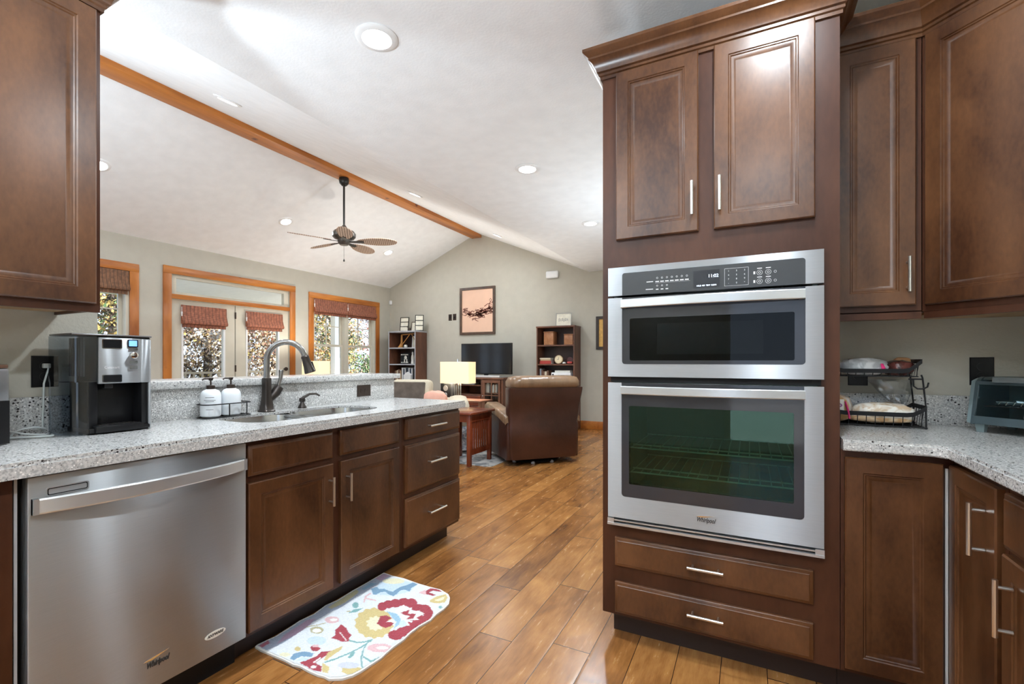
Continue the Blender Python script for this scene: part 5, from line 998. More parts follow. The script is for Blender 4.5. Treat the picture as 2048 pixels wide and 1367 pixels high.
def stroke(pts, w0):
    n = len(pts)
    for i in range(n - 1):
        (a, b_), (c_, d_) = pts[i], pts[i+1]; l = math.hypot(c_-a, d_-b_) or 1; px, pz = -(d_-b_)/l, (c_-a)/l; wa, wb = w0*(1 - .7*i/n), w0*(1 - .7*(i+1)/n)
        m.quads([[(a+px*wa, yy, b_+pz*wa), (c_+px*wb, yy, d_+pz*wb), (c_-px*wb, yy, d_-pz*wb), (a-px*wa, yy, b_-pz*wa)]])
for k in range(150):
    s = rnd.random(); x = -5.12 + s*.68; zc = 2.15 - .06*math.sin(s*3) + (.14*(s-.55) if s > .55 else 0) + rnd.gauss(0, .03 + .03*s); a = rnd.gauss(.25, .55); l = rnd.uniform(.04, .15)
    pts = [(x, zc)]
    for q in range(4): a += rnd.gauss(0, .35); pts.append((min(-4.416, pts[-1][0] + l/4*math.cos(a)), pts[-1][1] + l/4*math.sin(a)*.7))
    stroke(pts, rnd.uniform(.004, .011))
stroke([(-4.47, 2.20), (-4.50, 2.28), (-4.47, 2.33), (-4.44, 2.36), (-4.46, 2.40), (-4.49, 2.37), (-4.46, 2.33)], .007); stroke([(-4.60, 2.25), (-4.52, 2.30), (-4.43, 2.28)], .008); stroke([(-4.42, 2.13), (-4.5, 2.22), (-4.62, 2.18), (-4.72, 2.12)], .010)
obj('brushwork', m, M['sepia'], cv)
picture(-2.362, -1.95, 1.382, 1.952, YF, .05, plain('black_brown_frame', (.03, .018, .012, 1), .4), M['gold'], 'gold panel in a dark frame just left of the oven tower')
tag(obj('door_chime', MB().box(-3.297, -3.055, YF-.05, YF, 2.676, 2.812, .03, seg=4), M['white'], loc=(-3.18, YF, 2.67)), 'white rounded chime box high on the far wall', 'chime')
t = thing('motion_sensor', 'small white motion sensor in the corner beside the window wall', 'sensor', (-6.96, YF-.04, 2.40)); obj('body', MB().box(-6.99, -6.925, YF-.055, YF, 2.405, 2.50, .02, seg=4), M['white'], t); obj('lens', MB().box(-6.975, -6.94, YF-.058, YF-.05, 2.415, 2.44, .003), M['paper'], t)
# ---- bookcases
def bookcase(x0, x1, y0, zt, shelves, inside_m, edge_m, label):
    t = thing('bookcase', label, 'bookcase', ((x0+x1)/2, YF-.17, 0)); y1 = YF-.022; b = .022
    m = MB(); m.box(x0, x0+b, y0, y1, 0, zt); obj('side_panel', m, M['walnut'], t); m = MB(); m.box(x1-b, x1, y0, y1, 0, zt); obj('side_panel', m, M['walnut'], t)
    obj('top', MB().box(x0-.008, x1+.008, y0-.008, y1, zt, zt+.028, .003), edge_m if edge_m is M['greyedge'] else M['walnut'], t); obj('back_panel', MB().box(x0+b, x1-b, y1-.008, y1, 0, zt), inside_m, t)
    for z in shelves: obj('shelf', MB().box(x0+b, x1-b, y0+.004, y1-.008, z-.024, z), edge_m, t)
    m = MB(); m.box(x0, x0+b, y0-.002, y0, 0, zt); m.box(x1-b, x1, y0-.002, y0, 0, zt); obj('edge_band', m, edge_m, t)
    return t
LX0, LX1, LY = -6.690, -5.985, 7.45; RX0, RX1, RY = -3.345, -2.640, 7.50
bookcase(LX0, LX1, LY, 1.772, (.10, .44, .79, 1.126, 1.462), M['esp'], M['greyedge'], 'brown bookcase with grey edges in the far left corner beside the window')
bookcase(RX0, RX1, RY, 1.765, (.10, .44, .79, 1.133, 1.466), M['esp'], M['walnut'], 'brown bookcase behind the recliner on the far wall')
def photo_frame(x, y, z, w_, h, lean, yaw, label, fm, panes, name='photo_frame'):
    T = Matrix.Translation((x, y, z)) @ Matrix.Rotation(yaw, 4, 'Z') @ Matrix.Rotation(lean, 4, 'X') @ FY
    t = thing(name, label, 'photo frame', (x, y, z)); g_ = .012; hs = []
    for k in range(panes):
        a = g_ + k*(h-g_)/panes; hs.append([(-w_/2+g_, a), (w_/2-g_, a), (w_/2-g_, a + (h-g_)/panes - g_), (-w_/2+g_, a + (h-g_)/panes - g_)])
    m = MB(); m.prism([(-w_/2, 0), (w_/2, 0), (w_/2, h), (-w_/2, h)], 0, .014, T, holes=hs); obj('frame', m, fm, t)
    obj('print', MB().prism([(-w_/2+.005, .005), (w_/2-.005, .005), (w_/2-.005, h-.005), (-w_/2+.005, h-.005)], .002, .007, T), plain('photo_paper', (.74, .70, .58, 1), .6, var=.12, vscale=14), t); return t, T
zt = 1.8005
photo_frame(-6.42, 7.62, zt, .20, .30, R(-8), R(10), 'upright three-photo frame, left one on the grey-edged bookcase', M['blackm'], 3)
photo_frame(-6.16, 7.66, zt, .19, .20, R(-14), R(14), 'small dark photo frame between the two three-photo frames', M['frame_br'], 1)
photo_frame(-6.01, 7.60, zt, .17, .33, R(-9), R(30), 'tilted three-photo frame, right one on the grey-edged bookcase', M['blackm'], 3)
m = MB(); rnd = random.Random(3)
for k in range(26):
    a = rnd.uniform(0, 6.28); l = rnd.uniform(.04, .10); c_ = Vector((-6.29, 7.64, zt)); m.tube([c_ + Vector((0, 0, .005)), c_ + Vector((.3*l*math.cos(a), .2*l*math.sin(a), l*.6)), c_ + Vector((.7*l*math.cos(a), .3*l*math.sin(a), l))], [.004, .007, .002], 5)
tag(obj('dried_sprig', m, plain('dark_sprig', (.10, .08, .06, 1), .8), loc=(-6.29, 7.64, zt)), 'dark dried sprig lying between frames on the grey-edged bookcase', 'decoration')
# left bookcase contents
z = 1.4625
m = MB(); m.tube([(-6.52, 7.62, z), (-6.50, 7.62, z+.03), (-6.485, 7.62, z+.10), (-6.48, 7.62, z+.27)], [.055, .045, .024, .020], 10); m.tube([(-6.48, 7.62, z+.27), (-6.2, 7.60, z+.285), (-6.06, 7.60, z+.28)], .012, 8); m.tube([(-6.25, 7.60, z+.28), (-6.46, 7.56, z+.02)], .009, 8); m.tube([(-6.21, 7.60, z+.28), (-6.02, 7.56, z+.05)], .007, 8)
tag(obj('wooden_stand', m, plain('honey_wood', (.52, .24, .06, 1), .4), loc=(-6.4, 7.6, z)), 'honey wood frame stand on the top shelf of the corner bookcase', 'decoration')
photo_frame(-6.13, 7.66, z, .20, .24, R(-6), R(8), 'pale photo in a white frame on the top shelf of the corner bookcase', M['white'], 1)
tag(lump('white_pebble', (-6.36, 7.60, z+.03), .035, .03, .03, M['paper'], 2.2, .2), 'small white ornament beside the honey wood stand', 'ornament')
z = 1.1265
m = MB(); m.prism([(-6.48, z+.0), (-6.24, z+.0), (-6.24, z+.22), (-6.48, z+.22)], -7.60, -7.58, FY); t = thing('box_frame', 'dark box frame with silver decoration on the second shelf of the corner bookcase', 'picture', (-6.36, 7.6, z)); obj('panel', m, M['blackm'], t)
m = MB()
for k in range(5): m.sphere((-6.45 + .04*k, 7.575, z+.19), .014, n=8, m=6); m.sphere((-6.45 + .04*k, 7.575, z+.03), .012, n=8, m=6)
m.sphere((-6.34, 7.57, z+.13), .035, sz=1.1, sy=.4, n=12, m=8); m.box(-6.38, -6.36, 7.57, 7.58, z+.02, z+.10); m.box(-6.32, -6.30, 7.57, 7.58, z+.02, z+.10); obj('silver_relief', m, M['paper'], t)
tag(obj('figurine', MB().lathe([(.034, 0), (.036, .02), (.028, .07), (.033, .13), (.026, .17), (.016, .19), (.021, .215), (.017, .24), (.004, .25)], (-6.16, 7.58, z), 16), M['paper'], loc=(-6.16, 7.58, z)), 'slim white standing figurine on the second shelf of the corner bookcase', 'figurine')
def books(x, y, z, n, wr, hr, cols, shelf, seed, depth=.16):
    rnd = random.Random(seed); tones = {'tan': (.45, .30, .17, 1), 'brown': (.15, .07, .04, 1), 'white': (.72, .73, .74, 1), 'navy': (.03, .045, .08, 1), 'cream': (.65, .56, .42, 1), 'black': (.02, .02, .022, 1), 'red': (.4, .04, .03, 1), 'grey': (.35, .38, .42, 1)}
    prev = 'the bookcase side'
    for k in range(n):
        w_ = rnd.uniform(*wr); h = rnd.uniform(*hr); c_ = cols[k % len(cols)]
        t = thing('book', '%s book, %s from the left %s' % (c_, ORD[k], shelf), 'book', (x + w_/2, y + depth/2, z), 'books standing ' + shelf)
        m = MB(); m.box(x+.0006, x+w_-.0006, y, y+.004, z, z+h, .001); m.box(x+.0006, x+.003, y, y+depth, z, z+h); m.box(x+w_-.003, x+w_-.0006, y, y+depth, z, z+h)
        mn = 'book_' + c_; obj('cover', m, bpy.data.materials.get(mn) or plain(mn, tones[c_], .55), t)
        obj('pages', MB().box(x+.003, x+w_-.003, y+.004, y+depth-.004, z+.003, z+h-.004), M['paper'], t); x += w_
ORD = 'first second third fourth fifth sixth seventh eighth ninth tenth eleventh'.split()
books(-6.60, 7.53, .7905, 5, (.030, .042), (.19, .23), ['brown', 'tan', 'cream', 'brown', 'tan'], 'among brown books in the corner bookcase', 4)
books(-6.40, 7.52, .7905, 9, (.028, .045), (.22, .265), ['white', 'navy', 'white', 'black', 'navy', 'white', 'navy', 'white', 'black'], 'among dark and white books in the corner bookcase', 6)
m = MB(); m.prism([(-6.30, .7905), (-6.12, .7905), (-6.12, .90), (-6.21, .965), (-6.30, .90)], -7.515, -7.462, FY); t = thing('house_ornament', 'white house-shaped ornament before the books on the corner bookcase', 'ornament', (-6.21, 7.49, .7905)); obj('body', m, M['white'], t)
m = MB()
for k in range(4): m.box(-6.29, -6.13, 7.4605, 7.462, .815 + .025*k, .818 + .025*k)
obj('board_line', m, M['greyedge'], t)
# right bookcase contents
def wood_box(x0, x1, y0, y1, z, h, label):
    t = thing('wooden_box', label, 'box', ((x0+x1)/2, (y0+y1)/2, z)); mt = bpy.data.materials.get('box_wood') or wood('box_wood', (.26, .09, .03, 1), (.50, .24, .11, 1), .4, scale=6)
    obj('body', MB().box(x0, x1, y0, y1, z, z+h-.02, .003), mt, t); obj('lid', MB().box(x0-.004, x1+.004, y0-.004, y1+.004, z+h-.019, z+h, .004), mt, t)
wood_box(-3.23, -3.05, 7.56, 7.74, 1.4665, .235, 'taller wooden box on the top shelf behind the recliner'); wood_box(-2.86, -2.70, 7.58, 7.72, 1.4665, .185, 'smaller wooden box on the top shelf behind the recliner')
t, T = photo_frame(-2.90, 7.66, 1.7935, .285, .235, R(-9), R(4), 'pewter grey frame with a pale drawing on top of the right bookcase', plain('pewter', (.30, .29, .27, 1), .4, .5), 1)
m = MB()
for k in range(6):
    a = -.09 + .03*k; m.prism([(a, .08 + .012*(k % 3)), (a+.02, .09), (a+.012, .15 - .012*(k % 2)), (a-.004, .13)], .0072, .0078, T, holes=[[(a+.004, .09 + .012*(k % 3)), (a+.012, .098), (a+.007, .135), (a+.001, .125)]])
obj('drawing', m, plain('grey_ink', (.25, .25, .24, 1), .7), t)
z = 1.1335
for k, (c_, nm, dx_, h, w_) in enumerate((('red', 'bottom', 0, .030, .215), ('red', 'second', .004, .026, .21), ('tan', 'third', .012, .024, .195), ('cream', 'top', 0, .026, .205))):
    t = thing('book', '%s book lying %s in the stack left of the round clock' % (c_, nm), 'book', (-3.19, 7.62, z), 'books stacked left of the round clock')
    mn = 'book_' + c_; m = MB(); m.box(-3.30+dx_, -3.30+dx_+w_, 7.54, 7.70, z, z+.003); m.box(-3.30+dx_, -3.30+dx_+w_, 7.54, 7.70, z+h-.0035, z+h-.0005); m.box(-3.30+dx_, -3.30+dx_+w_, 7.538, 7.542, z, z+h-.0005, .001)
    obj('cover', m, bpy.data.materials.get(mn) or plain(mn, {'red': (.4, .04, .03, 1), 'tan': (.45, .30, .17, 1), 'cream': (.65, .56, .42, 1)}[c_], .55), t); obj('pages', MB().box(-3.296+dx_, -3.304+dx_+w_, 7.544, 7.698, z+.0031, z+h-.0036), M['paper'], t); z += h
z = 1.1335; T = Matrix.Translation((-2.965, 7.60, z+.078)) @ Matrix.Rotation(R(-6), 4, 'X') @ Matrix.Rotation(R(90), 4, 'X')
t = thing('desk_clock', 'round cream clock on the shelf behind the recliner', 'clock', (-2.965, 7.60, z)); obj('case', MB().lathe([(.076, -.03), (.078, .0), (.076, .008), (.068, .008)], T=T, n=30), plain('clock_case', (.42, .28, .14, 1), .4), t)
obj('dial', MB().lathe([(.068, .007), (.067, .0095), (.001, .0095)], T=T, n=30), plain('cream_dial', (.80, .68, .46, 1), .5), t)
m = MB(); m.box(-.002, .002, -.004, .04, .0096, .011, T=T); m.box(-.03, .004, -.002, .002, .0096, .011, T=T)
for k in range(12): a = R(30*k); m.box(.056*math.cos(a)-.003, .056*math.cos(a)+.003, .056*math.sin(a)-.003, .056*math.sin(a)+.003, .0096, .0105, T=T)
obj('clock_hand', m, M['text_dark'], t)
tag(obj('round_plaque', MB().lathe([(.058, 0), (.06, .01), (.001, .012)], T=Matrix.Translation((-2.80, 7.72, z+.061)) @ Matrix.Rotation(R(84), 4, 'X'), n=24), plain('maroon', (.09, .012, .012, 1), .35), loc=(-2.80, 7.72, z)), 'dark maroon round plaque right of the clock', 'plaque')
tag(lump('red_pouch', (-2.76, 7.60, z+.022), .05, .04, .022, plain('red_cloth', (.5, .07, .06, 1), .7), 6.1, .15), 'small red pouch at the right of the clock shelf', 'pouch')
tag(lump('shell', (-2.855, 7.58, z+.017), .03, .025, .017, M['paper'], 3.3, .2), 'small pale shell beside the round clock', 'ornament')
books(-3.31, 7.56, .7905, 5, (.03, .04), (.20, .26), ['grey', 'brown', 'brown', 'cream', 'brown'], 'low in the bookcase behind the recliner', 8)
t = thing('binder', 'white binder lying below the round clock behind the recliner', 'binder', (-2.9, 7.64, .7905)); obj('cover', MB().box(-3.08, -2.72, 7.53, 7.76, .7905, .985, .01), M['white'], t); obj('label_slot', MB().box(-3.06, -3.03, 7.528, 7.531, .90, .96, .002), M['black'], t)
tag(obj('paper_stack', MB().box(-3.02, -2.74, 7.55, 7.74, .9855, 1.02, .004), M['paper'], loc=(-2.88, 7.64, .985)), 'white papers lying on the binder behind the recliner', 'papers')
# ---- television and its stand
t = thing('television', 'flat black television on a low silver stand against the far wall', 'television', (-4.29, 7.36, .885)); obj('cabinet_shell', MB().box(-4.822, -3.755, 7.345, 7.385, .945, 1.508, .006), M['black'], t)
obj('screen', MB().box(-4.808, -3.769, 7.342, 7.3455, .962, 1.496), plain('tv_screen', (.014, .014, .015, 1), .10, spec=.35), t); m = MB(); m.box(-4.33, -4.25, 7.35, 7.38, .90, .95, .004); obj('neck', m, M['black'], t)
obj('foot_plate', MB().box(-4.66, -3.92, 7.24, 7.48, .886, .900, .006), plain('silver_foot', (.62, .62, .63, 1), .25, .5), t)
tag(obj('sound_bar', MB().box(-4.62, -3.93, 7.21, 7.236, .886, .925, .008), plain('silver_bar', (.70, .70, .71, 1), .35, .3), loc=(-4.27, 7.22, .886)), 'slim silver sound bar in front of the television foot', 'sound bar')
sx0, sx1, sy0, sy1 = -4.86, -3.86, 7.20, 7.66
t = thing('tv_stand', 'dark brown television stand with drawers and a glazed door', 'tv stand', (-4.36, 7.43, 0))
obj('top', MB().box(sx0-.02, sx1+.03, sy0-.02, sy1+.01, .855, .885, .004), M['walnut'], t)
m = MB(); m.box(sx0, sx0+.03, sy0, sy1, 0, .855); m.box(sx1-.03, sx1, sy0, sy1, 0, .855); m.box(-4.305, -4.275, sy0, sy1, .04, .855); m.box(sx0, sx1, sy1-.01, sy1, 0, .855); m.box(sx0, sx1, sy0+.005, sy1, .03, .06); m.box(sx0, -4.29, sy0+.005, sy1, .56, .58); obj('carcass', m, M['walnut'], t)
obj('shelf', MB().box(sx0+.03, -4.305, sy0+.01, sy1-.01, .735, .75), M['walnut'], t); obj('shelf', MB().box(-4.275, sx1-.03, sy0+.03, sy1-.01, .60, .615), M['walnut'], t)
for a, b_ in ((.375, .555), (.185, .365)):
    dl = obj('drawer', MB().front(sx0+.035, -4.31, a, b_, [(0, 0), (0, .014), (.004, .018), (.02, .018)], frame((0, sy0, 0), (1, 0, 0), (0, -1, 0))), M['cherry'], t); obj('knob', MB().tube([(-4.60, sy0-.018, (a+b_)/2), (-4.60, sy0-.032, (a+b_)/2)], [.006, .013], 10, flat=(1, 2)), M['chrome'], dl)
m = MB(); TT = frame((0, sy0, 0), (1, 0, 0), (0, -1, 0)); m.prism([(-4.27, .06), (sx1-.04, .06), (sx1-.04, .845), (-4.27, .845)], 0, .02, TT, holes=[[(-4.215 + .145*i, .12 + .23*j), (-4.085 + .145*i, .12 + .23*j), (-4.085 + .145*i, .335 + .23*j), (-4.215 + .145*i, .335 + .23*j)] for i in range(2) for j in range(3)]); dl = obj('door', m, M['walnut'], t); obj('pane', MB().box(-4.22, -3.935, sy0-.008, sy0-.004, .11, .80), M['glass'], dl)
obj('knob', MB().sphere((-4.25, sy0-.03, .56), .012, n=10, m=8), M['chrome'], dl)
tag(obj('cable_box', MB().box(-4.72, -4.48, 7.26, 7.44, .7505, .785, .004), plain('grey_box', (.32, .32, .33, 1), .4, .4), loc=(-4.6, 7.35, .75)), 'slim grey cable box on the shelf of the television stand', 'cable box')
rnd = random.Random(9); x = -4.245; k = 0
for k in range(10):
    w_ = rnd.uniform(.016, .026); h = rnd.uniform(.13, .19); c_ = rnd.choice([(.7, .68, .62, 1), (.35, .2, .12, 1), (.6, .55, .5, 1), (.05, .05, .06, 1)])
    tag(obj('disc_case', MB().box(x, x+w_-.001, 7.25, 7.38, .6155, .6155+h, .001), plain('case_%d' % k, c_, .5), loc=(x+w_/2, 7.3, .6155)), 'slim disc case, %s from the left behind the glazed door' % ORD[k], 'disc case', 'disc cases behind the glazed door'); x += w_ + .002
# ---- recliner (local frame: y forward, turned to the left)
RB = Matrix.Translation((-2.365, 5.17, 0)) @ Matrix.Rotation(R(46), 4, 'Z') @ Matrix.Diagonal((1.035, 1, 1, 1))
t = thing('recliner', 'brown leather recliner seen from behind, facing the television', 'recliner', (-2.365, 5.17, 0))
def rr_(x0, x1, y0, y1, z, r, k=4): return [(x, y, z) for x, y in rrect(x0, x1, y0, y1, r, k)]
m = MB(); m.loft([rr_(-.385, .385, -.40, -.20, .075, .03), rr_(-.40, .40, -.41, -.20, .12, .03), rr_(-.405, .405, -.40, -.22, .30, .03), rr_(-.415, .415, -.425, -.23, .42, .04), rr_(-.41, .41, -.40, -.24, .48, .04), rr_(-.425, .425, -.44, -.27, .70, .04), rr_(-.44, .44, -.475, -.31, .86, .04), rr_(-.435, .435, -.475, -.32, .885, .03)], T=RB); obj('backrest', m, M['leather'], t, ang=50)
m = MB(); m.loft([rr_(-.39, .39, -.455, -.22, .87, .07, 5), rr_(-.41, .41, -.49, -.18, .90, .09, 5), rr_(-.41, .41, -.50, -.17, .95, .10, 5), rr_(-.385, .385, -.475, -.20, 1.0, .09, 5), rr_(-.32, .32, -.42, -.25, 1.015, .07, 5)], T=RB); hr = obj('headrest', m, M['leather2'], t, ang=60)
for s in (-1, 1):
    m = MB(); a, b_ = sorted((s*.30, s*.43)); m.loft([rr_(a, b_, -.36, .42, .07, .03), rr_(a, b_, -.38, .45, .12, .04), rr_(a, b_, -.38, .47, .40, .04), rr_(a, b_, -.36, .47, .52, .05)], T=RB)
    for v in m.bm.verts: pass
    obj('arm', m, M['leather'], t, ang=50)
    m = MB(); prof = [(-.36, .555), (-.30, .575), (.0, .62), (.30, .655), (.44, .66), (.49, .64), (.50, .60), (.44, .585), (.2, .575), (-.1, .54), (-.36, .49)]
    a, b_ = sorted((s*.29, s*.445)); m.loft([[(x, y, z + dz) for y, z in prof] for x, dz in ((a, -.02), (a+.02, 0), (b_-.02, 0), (b_, -.02))], T=RB); obj('arm_pad', m, M['leather2'], t, ang=50)
m = MB(); m.loft([rr_(-.30, .30, -.20, .46, .10, .04), rr_(-.30, .30, -.20, .48, .42, .05), rr_(-.28, .28, -.18, .46, .47, .06)], T=RB); obj('seat', m, M['leather'], t, ang=50)
obj('swivel_base', MB().lathe([(.30, .010), (.31, .02), (.28, .04), (.08, .05), (.06, .09)], T=RB @ Matrix.Translation((0, -.02, 0)), n=36), M['blackm'], t)
m = MB()
for a in (205, 250, 295, 340): m.lathe([(.022, .001), (.024, .012), (.014, .028)], T=RB @ Matrix.Translation((.30*math.cos(R(a)), -.02 + .30*math.sin(R(a)), 0)), n=12)
obj('glide', m, plain('clear_glide', (.5, .5, .52, 1), .2), t)
# ---- rug under the seating
m = MB(); m.prism(rrect(-6.0, -2.565, 4.50, 6.95, .06, 4), 0.0, .007, IZ); 
rugm = bagmat('faded_grey_rug', (.22, .23, .24, 1), (.52, .51, .49, 1), 9, .95); tag(obj('area_rug', m, rugm, loc=(-4.3, 5.6, 0)), 'faded grey patterned rug under the end table and recliner', 'rug')
# ---- end table, lamp, speaker
ex0, ex1, ey0, ey1 = -3.22, -2.755, 4.372, 4.862; zr = .0075
t = thing('end_table', 'cherry slatted end table beside the recliner and sofa arm', 'end table', (-2.99, 4.62, zr))
obj('table_top', MB().box(ex0-.03, ex1+.035, ey0-.035, ey1+.035, .585, .610, .005), M['cherry'], t)
for x, y in ((ex0, ey0), (ex1-.045, ey0), (ex0, ey1-.045), (ex1-.045, ey1-.045)): obj('leg', MB().box(x, x+.045, y, y+.045, zr, .585, .003), M['cherry'], t)
for x in (ex0+.006, ex1-.034):
    m = MB(); m.box(x, x+.028, ey0+.045, ey1-.045, .50, .585); m.box(x, x+.028, ey0+.045, ey1-.045, .13, .19)
    for k in range(8): m.box(x+.008, x+.02, ey0+.062 + .047*k, ey0+.087 + .047*k, .19, .50)
    obj('slatted_side', m, M['cherry'], t)
m = MB(); m.box(ex0+.045, ex1-.045, ey0+.006, ey0+.03, .50, .585); m.box(ex0+.045, ex1-.045, ey1-.03, ey1-.006, .50, .585); obj('apron', m, M['cherry'], t)
def lamp(x, y, z, label, w_=.40, h=.25, zs_=.915, power=None):
    t = thing('table_lamp', label, 'lamp', (x, y, z), 'chrome arch lamps with box shades'); d_ = .23
    obj('base_plate', MB().box(x-.10, x+.10, y-.06, y+.06, z, z+.02, .004), M['chrome'], t)
    m = MB()
    for dx_ in (-.018, .018):
        zz = zs_ + .01; m.tube([(x-.035+dx_, y, z+.018), (x-.035+dx_, y, zz-.05)] + [(x + dx_ - .035*math.cos(R(a)), y, zz-.05 + .05*math.sin(R(a))) for a in (30, 60, 90, 120, 150)] + [(x+.035+dx_, y, zz-.05), (x+.035+dx_, y, z+.018)], .0095, 10)
    m.tube([(x, y, zs_), (x, y, zs_+h+.03)], .006, 8); m.tube([(x, y, zs_+h), (x, y, zs_+h+.045)], [.012, .009], 10); obj('arch_stem', m, M['chrome'], t)
    sm, tt, b = nodes_of('lit_linen_shade'); b.inputs['Base Color'].default_value = (.80, .70, .50, 1); b.inputs['Roughness'].default_value = .9; b.inputs['Emission Color'].default_value = (1, .74, .36, 1); b.inputs['Emission Strength'].default_value = .42
    m = MB(); m.prism(rrect(x-w_/2, x+w_/2, y-d_/2, y+d_/2, .02, 3), zs_, zs_+h, IZ, holes=[rrect(x-w_/2+.004, x+w_/2-.004, y-d_/2+.004, y+d_/2-.004, .018, 3)]); obj('shade', m, sm, t)
    obj('bulb', MB().sphere((x, y, zs_+.13), .03, sz=1.3, n=14, m=10), M['lens'], t)
    l = bpy.data.lights.new('lamp_light', 'POINT'); l.energy = power or K_LAMP; l.shadow_soft_size = .05; l.color = (1, .96, .90); o = bpy.data.objects.new('lamp_light', l); C.objects.link(o); o.parent = t; o.location = (0, 0, zs_ + .18 - z)
t = thing('console_table', 'dark console table behind the sofa, under lamp and speaker', 'console table', (-4.2, 6.2, 0)); obj('table_top', MB().box(-4.8, -3.6, 6.02, 6.38, .555, .58, .004), M['walnut'], t)
for x in (-4.78, -3.66):
    for y in (6.04, 6.32): obj('leg', MB().box(x, x+.04, y, y+.04, .008, .555), M['walnut'], t)
lamp(-4.10, 6.15, .5805, 'lit lamp with a cream box shade behind the sofa, before the television', .535, .335, .835)
bk = MB(); bk.box(-4.42, -4.22, 6.13, 6.30, .5805, .825, .008); t = thing('speaker', 'black box speaker on the console table beside the lamp', 'speaker', (-4.32, 6.2, .5805)); obj('cabinet_shell', bk, M['blackm'], t)
m = MB(); m.lathe([(.045, 0), (.04, .004), (.012, -.004), (.001, .002)], T=Matrix.Translation((-4.32, 6.128, .75)) @ Matrix.Rotation(R(90), 4, 'X'), n=20); m.lathe([(.03, 0), (.026, .004), (.001, .001)], T=Matrix.Translation((-4.32, 6.128, .65)) @ Matrix.Rotation(R(90), 4, 'X'), n=20); obj('driver_cone', m, plain('cone_grey', (.25, .25, .26, 1), .4), t)
# ---- second lamp by the window on a small table
t = thing('side_table', 'small dark side table under the lamp by the double window', 'side table', (-6.2, 5.16, 0)); obj('table_top', MB().box(-6.5, -5.92, 4.95, 5.50, .585, .61, .005), M['walnut'], t)
for x, y in ((-6.48, 4.97), (-5.98, 4.97), (-6.48, 5.44), (-5.98, 5.44)): obj('leg', MB().box(x, x+.04, y, y+.04, 0.008 if y > 4.5 and x > -6.1 else 0, .585), M['walnut'], t)
lamp(-6.2, 5.22, .6105, 'lit lamp with a cream box shade in front of the double window', .40, .24, .945, K_LAMP*.4)
# ---- sofa with cushions (turned towards the recliner)
ST = Matrix.Translation((-3.15, 4.99, 0)) @ Matrix.Rotation(R(34), 4, 'Z') @ Matrix.Translation((3.19, -4.94, 0))
t = thing('sofa', 'floral sofa coloured lamplit cream above and shaded grey below, behind the cherry end table', 'sofa', tuple(ST @ Vector((-4.2, 5.4, zr)))); s0, s1 = -5.20, -3.19; fl = bagmat('shaded_floral_fabric', (.30, .33, .38, 1), (.70, .70, .70, 1), 22, .9)  # one floral fabric: the grey copy holds the shade, cream arms the lamplight
m = MB(); m.loft([rr_(s0+.05, s1-.05, 5.0, 5.82, .07, .05), rr_(s0+.05, s1-.05, 5.0, 5.84, .40, .05)], T=ST); obj('frame', m, M['sofa'], t)
m = MB(); m.loft([rr_(s0+.1, s1-.1, 5.56, 5.85, .38, .08), rr_(s0+.1, s1-.1, 5.56, 5.85, .60, .09), rr_(s0+.15, s1-.15, 5.60, 5.82, .66, .08)], T=ST); obj('backrest', m, M['sofa'], t, ang=60)
for a, b_ in ((s0, s0+.28), (s1-.28, s1)):
    m = MB(); m.loft([rr_(a+.02, b_-.02, 4.96, 5.80, .36, .05), rr_(a, b_, 4.94, 5.80, .46, .07), rr_(a, b_, 4.94, 5.80, .62, .09), rr_(a+.03, b_-.03, 4.97, 5.78, .68, .09), rr_(a+.09, b_-.09, 5.02, 5.74, .695, .05)], T=ST); obj('arm', m, M['sofa'], t, ang=60)
    m = MB(); m.loft([rr_(a+.03, b_-.015, 4.97, 5.78, .05, .04), rr_(a+.03, b_-.015, 4.96, 5.78, .20, .04), rr_(a+.01, b_, 4.93, 5.78, .24, .06), rr_(a+.01, b_+.005, 4.925, 5.78, .30, .07), rr_(a+.02, b_-.01, 4.95, 5.78, .355, .05)], T=ST); obj('arm_skirt', m, fl, t, ang=60)
for k in range(2): a = s0+.285 + k*.722; m = MB(); m.box(a, a+.716, 4.98, 5.58, .40, .52, .04, seg=3, T=ST); obj('seat_cushion', m, fl, t)
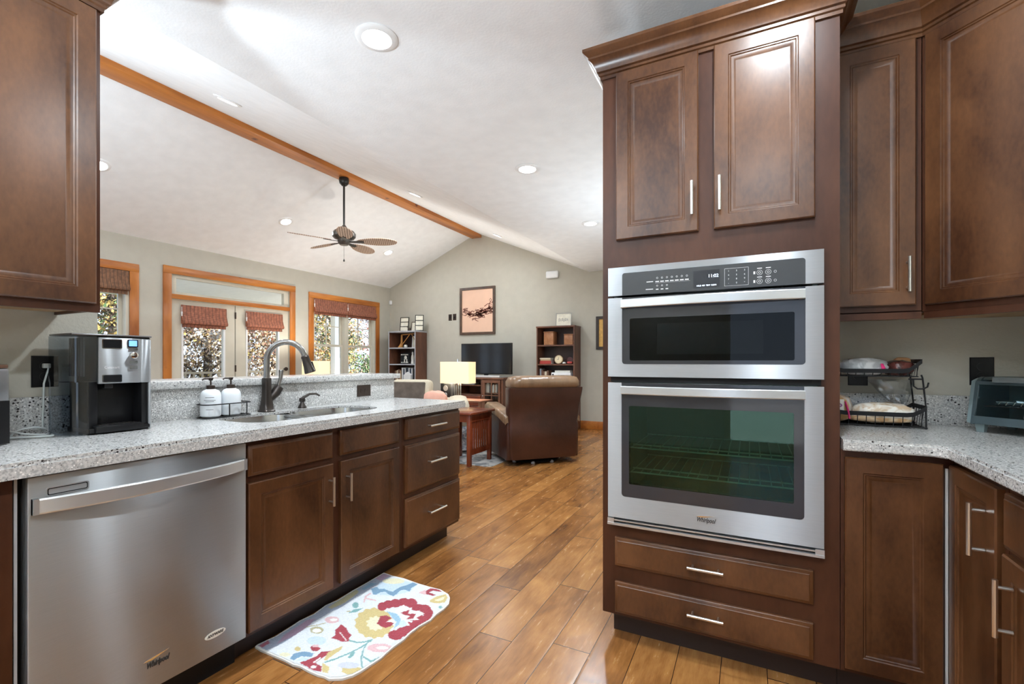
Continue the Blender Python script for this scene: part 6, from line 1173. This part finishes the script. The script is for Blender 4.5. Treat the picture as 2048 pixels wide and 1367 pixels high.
for k in range(4): obj('leg', MB().box((s0+.1, s1-.2)[k % 2], (s0+.18, s1-.12)[k % 2], (5.02, 5.70)[k//2], (5.10, 5.78)[k//2], zr, .07, T=ST), M['walnut'], t)
CU = ST @ Matrix.Translation((-3.96, 5.56, .665)) @ Matrix.Rotation(R(-20), 4, 'Z') @ Matrix.Rotation(R(-8), 4, 'X')
t = thing('back_cushion', 'boxy sofa cushion with a brown suede face and cream border', 'cushion', tuple(ST @ Vector((-3.94, 5.56, .52))))
m = MB(); m.box(-.29, .27, -.07, .12, -.10, .265, .06, T=CU, seg=4); obj('cream_border', m, M['sofa'], t); m = MB(); m.box(-.28, .215, -.088, -.05, -.10, .225, .03, T=CU, seg=4); obj('suede_face', m, M['suede'], t)
pc_ = ST @ Vector((-3.635, 5.40, .665)); o = lump('throw_pillow', tuple(pc_), .165, .065, .115, M['pink'], 2.9, .10, rz=R(18)); tag(o, 'pink throw pillow between the suede cushion and the sofa arm', 'pillow')
# ---- added fill lamps, unseen, to brighten the ceiling (behind camera, tower and left wall)
def added_fill_lamp(x, y, h, k, label):
    t = thing('fill_lamp', label, 'lamp', (x, y, 0)); obj('base', MB().lathe([(.14, 0), (.14, .015), (.02, .03)], (x, y, 0), 28), dk, t); obj('pole', MB().lathe([(.014, .02), (.014, h-.11)], (x, y, 0), 14), dk, t)
    obj('bowl_shade', MB().lathe([(.02, h-.13), (.10, h-.10), (.17, h-.03), (.18, h+.01), (.172, h+.01), (.16, h-.025), (.09, h-.085), (.001, h-.098)], (x, y, 0), 32), M['white'], t)
    l = bpy.data.lights.new('fill_light', 'AREA'); l.shape = 'DISK'; l.size = .28; l.energy = K_FILL*k; l.color = (.76, .89, 1); l.spread = R(178); o = bpy.data.objects.new('fill_light', l); C.objects.link(o); o.parent = t; o.location = (0, 0, h+.005); o.rotation_euler = (R(180), 0, 0)
added_fill_lamp(-1.36, -1.0, 1.25, 2.0, 'added fill lamp behind the camera, brightening the ceiling'); added_fill_lamp(-.72, 4.6, 1.2, .30, 'added white bowled fill lamp against the hall wall behind the oven tower'); added_fill_lamp(-3.7, -.2, 1.4, 1.7, 'added fill lamp hidden behind the left cabinet wall')
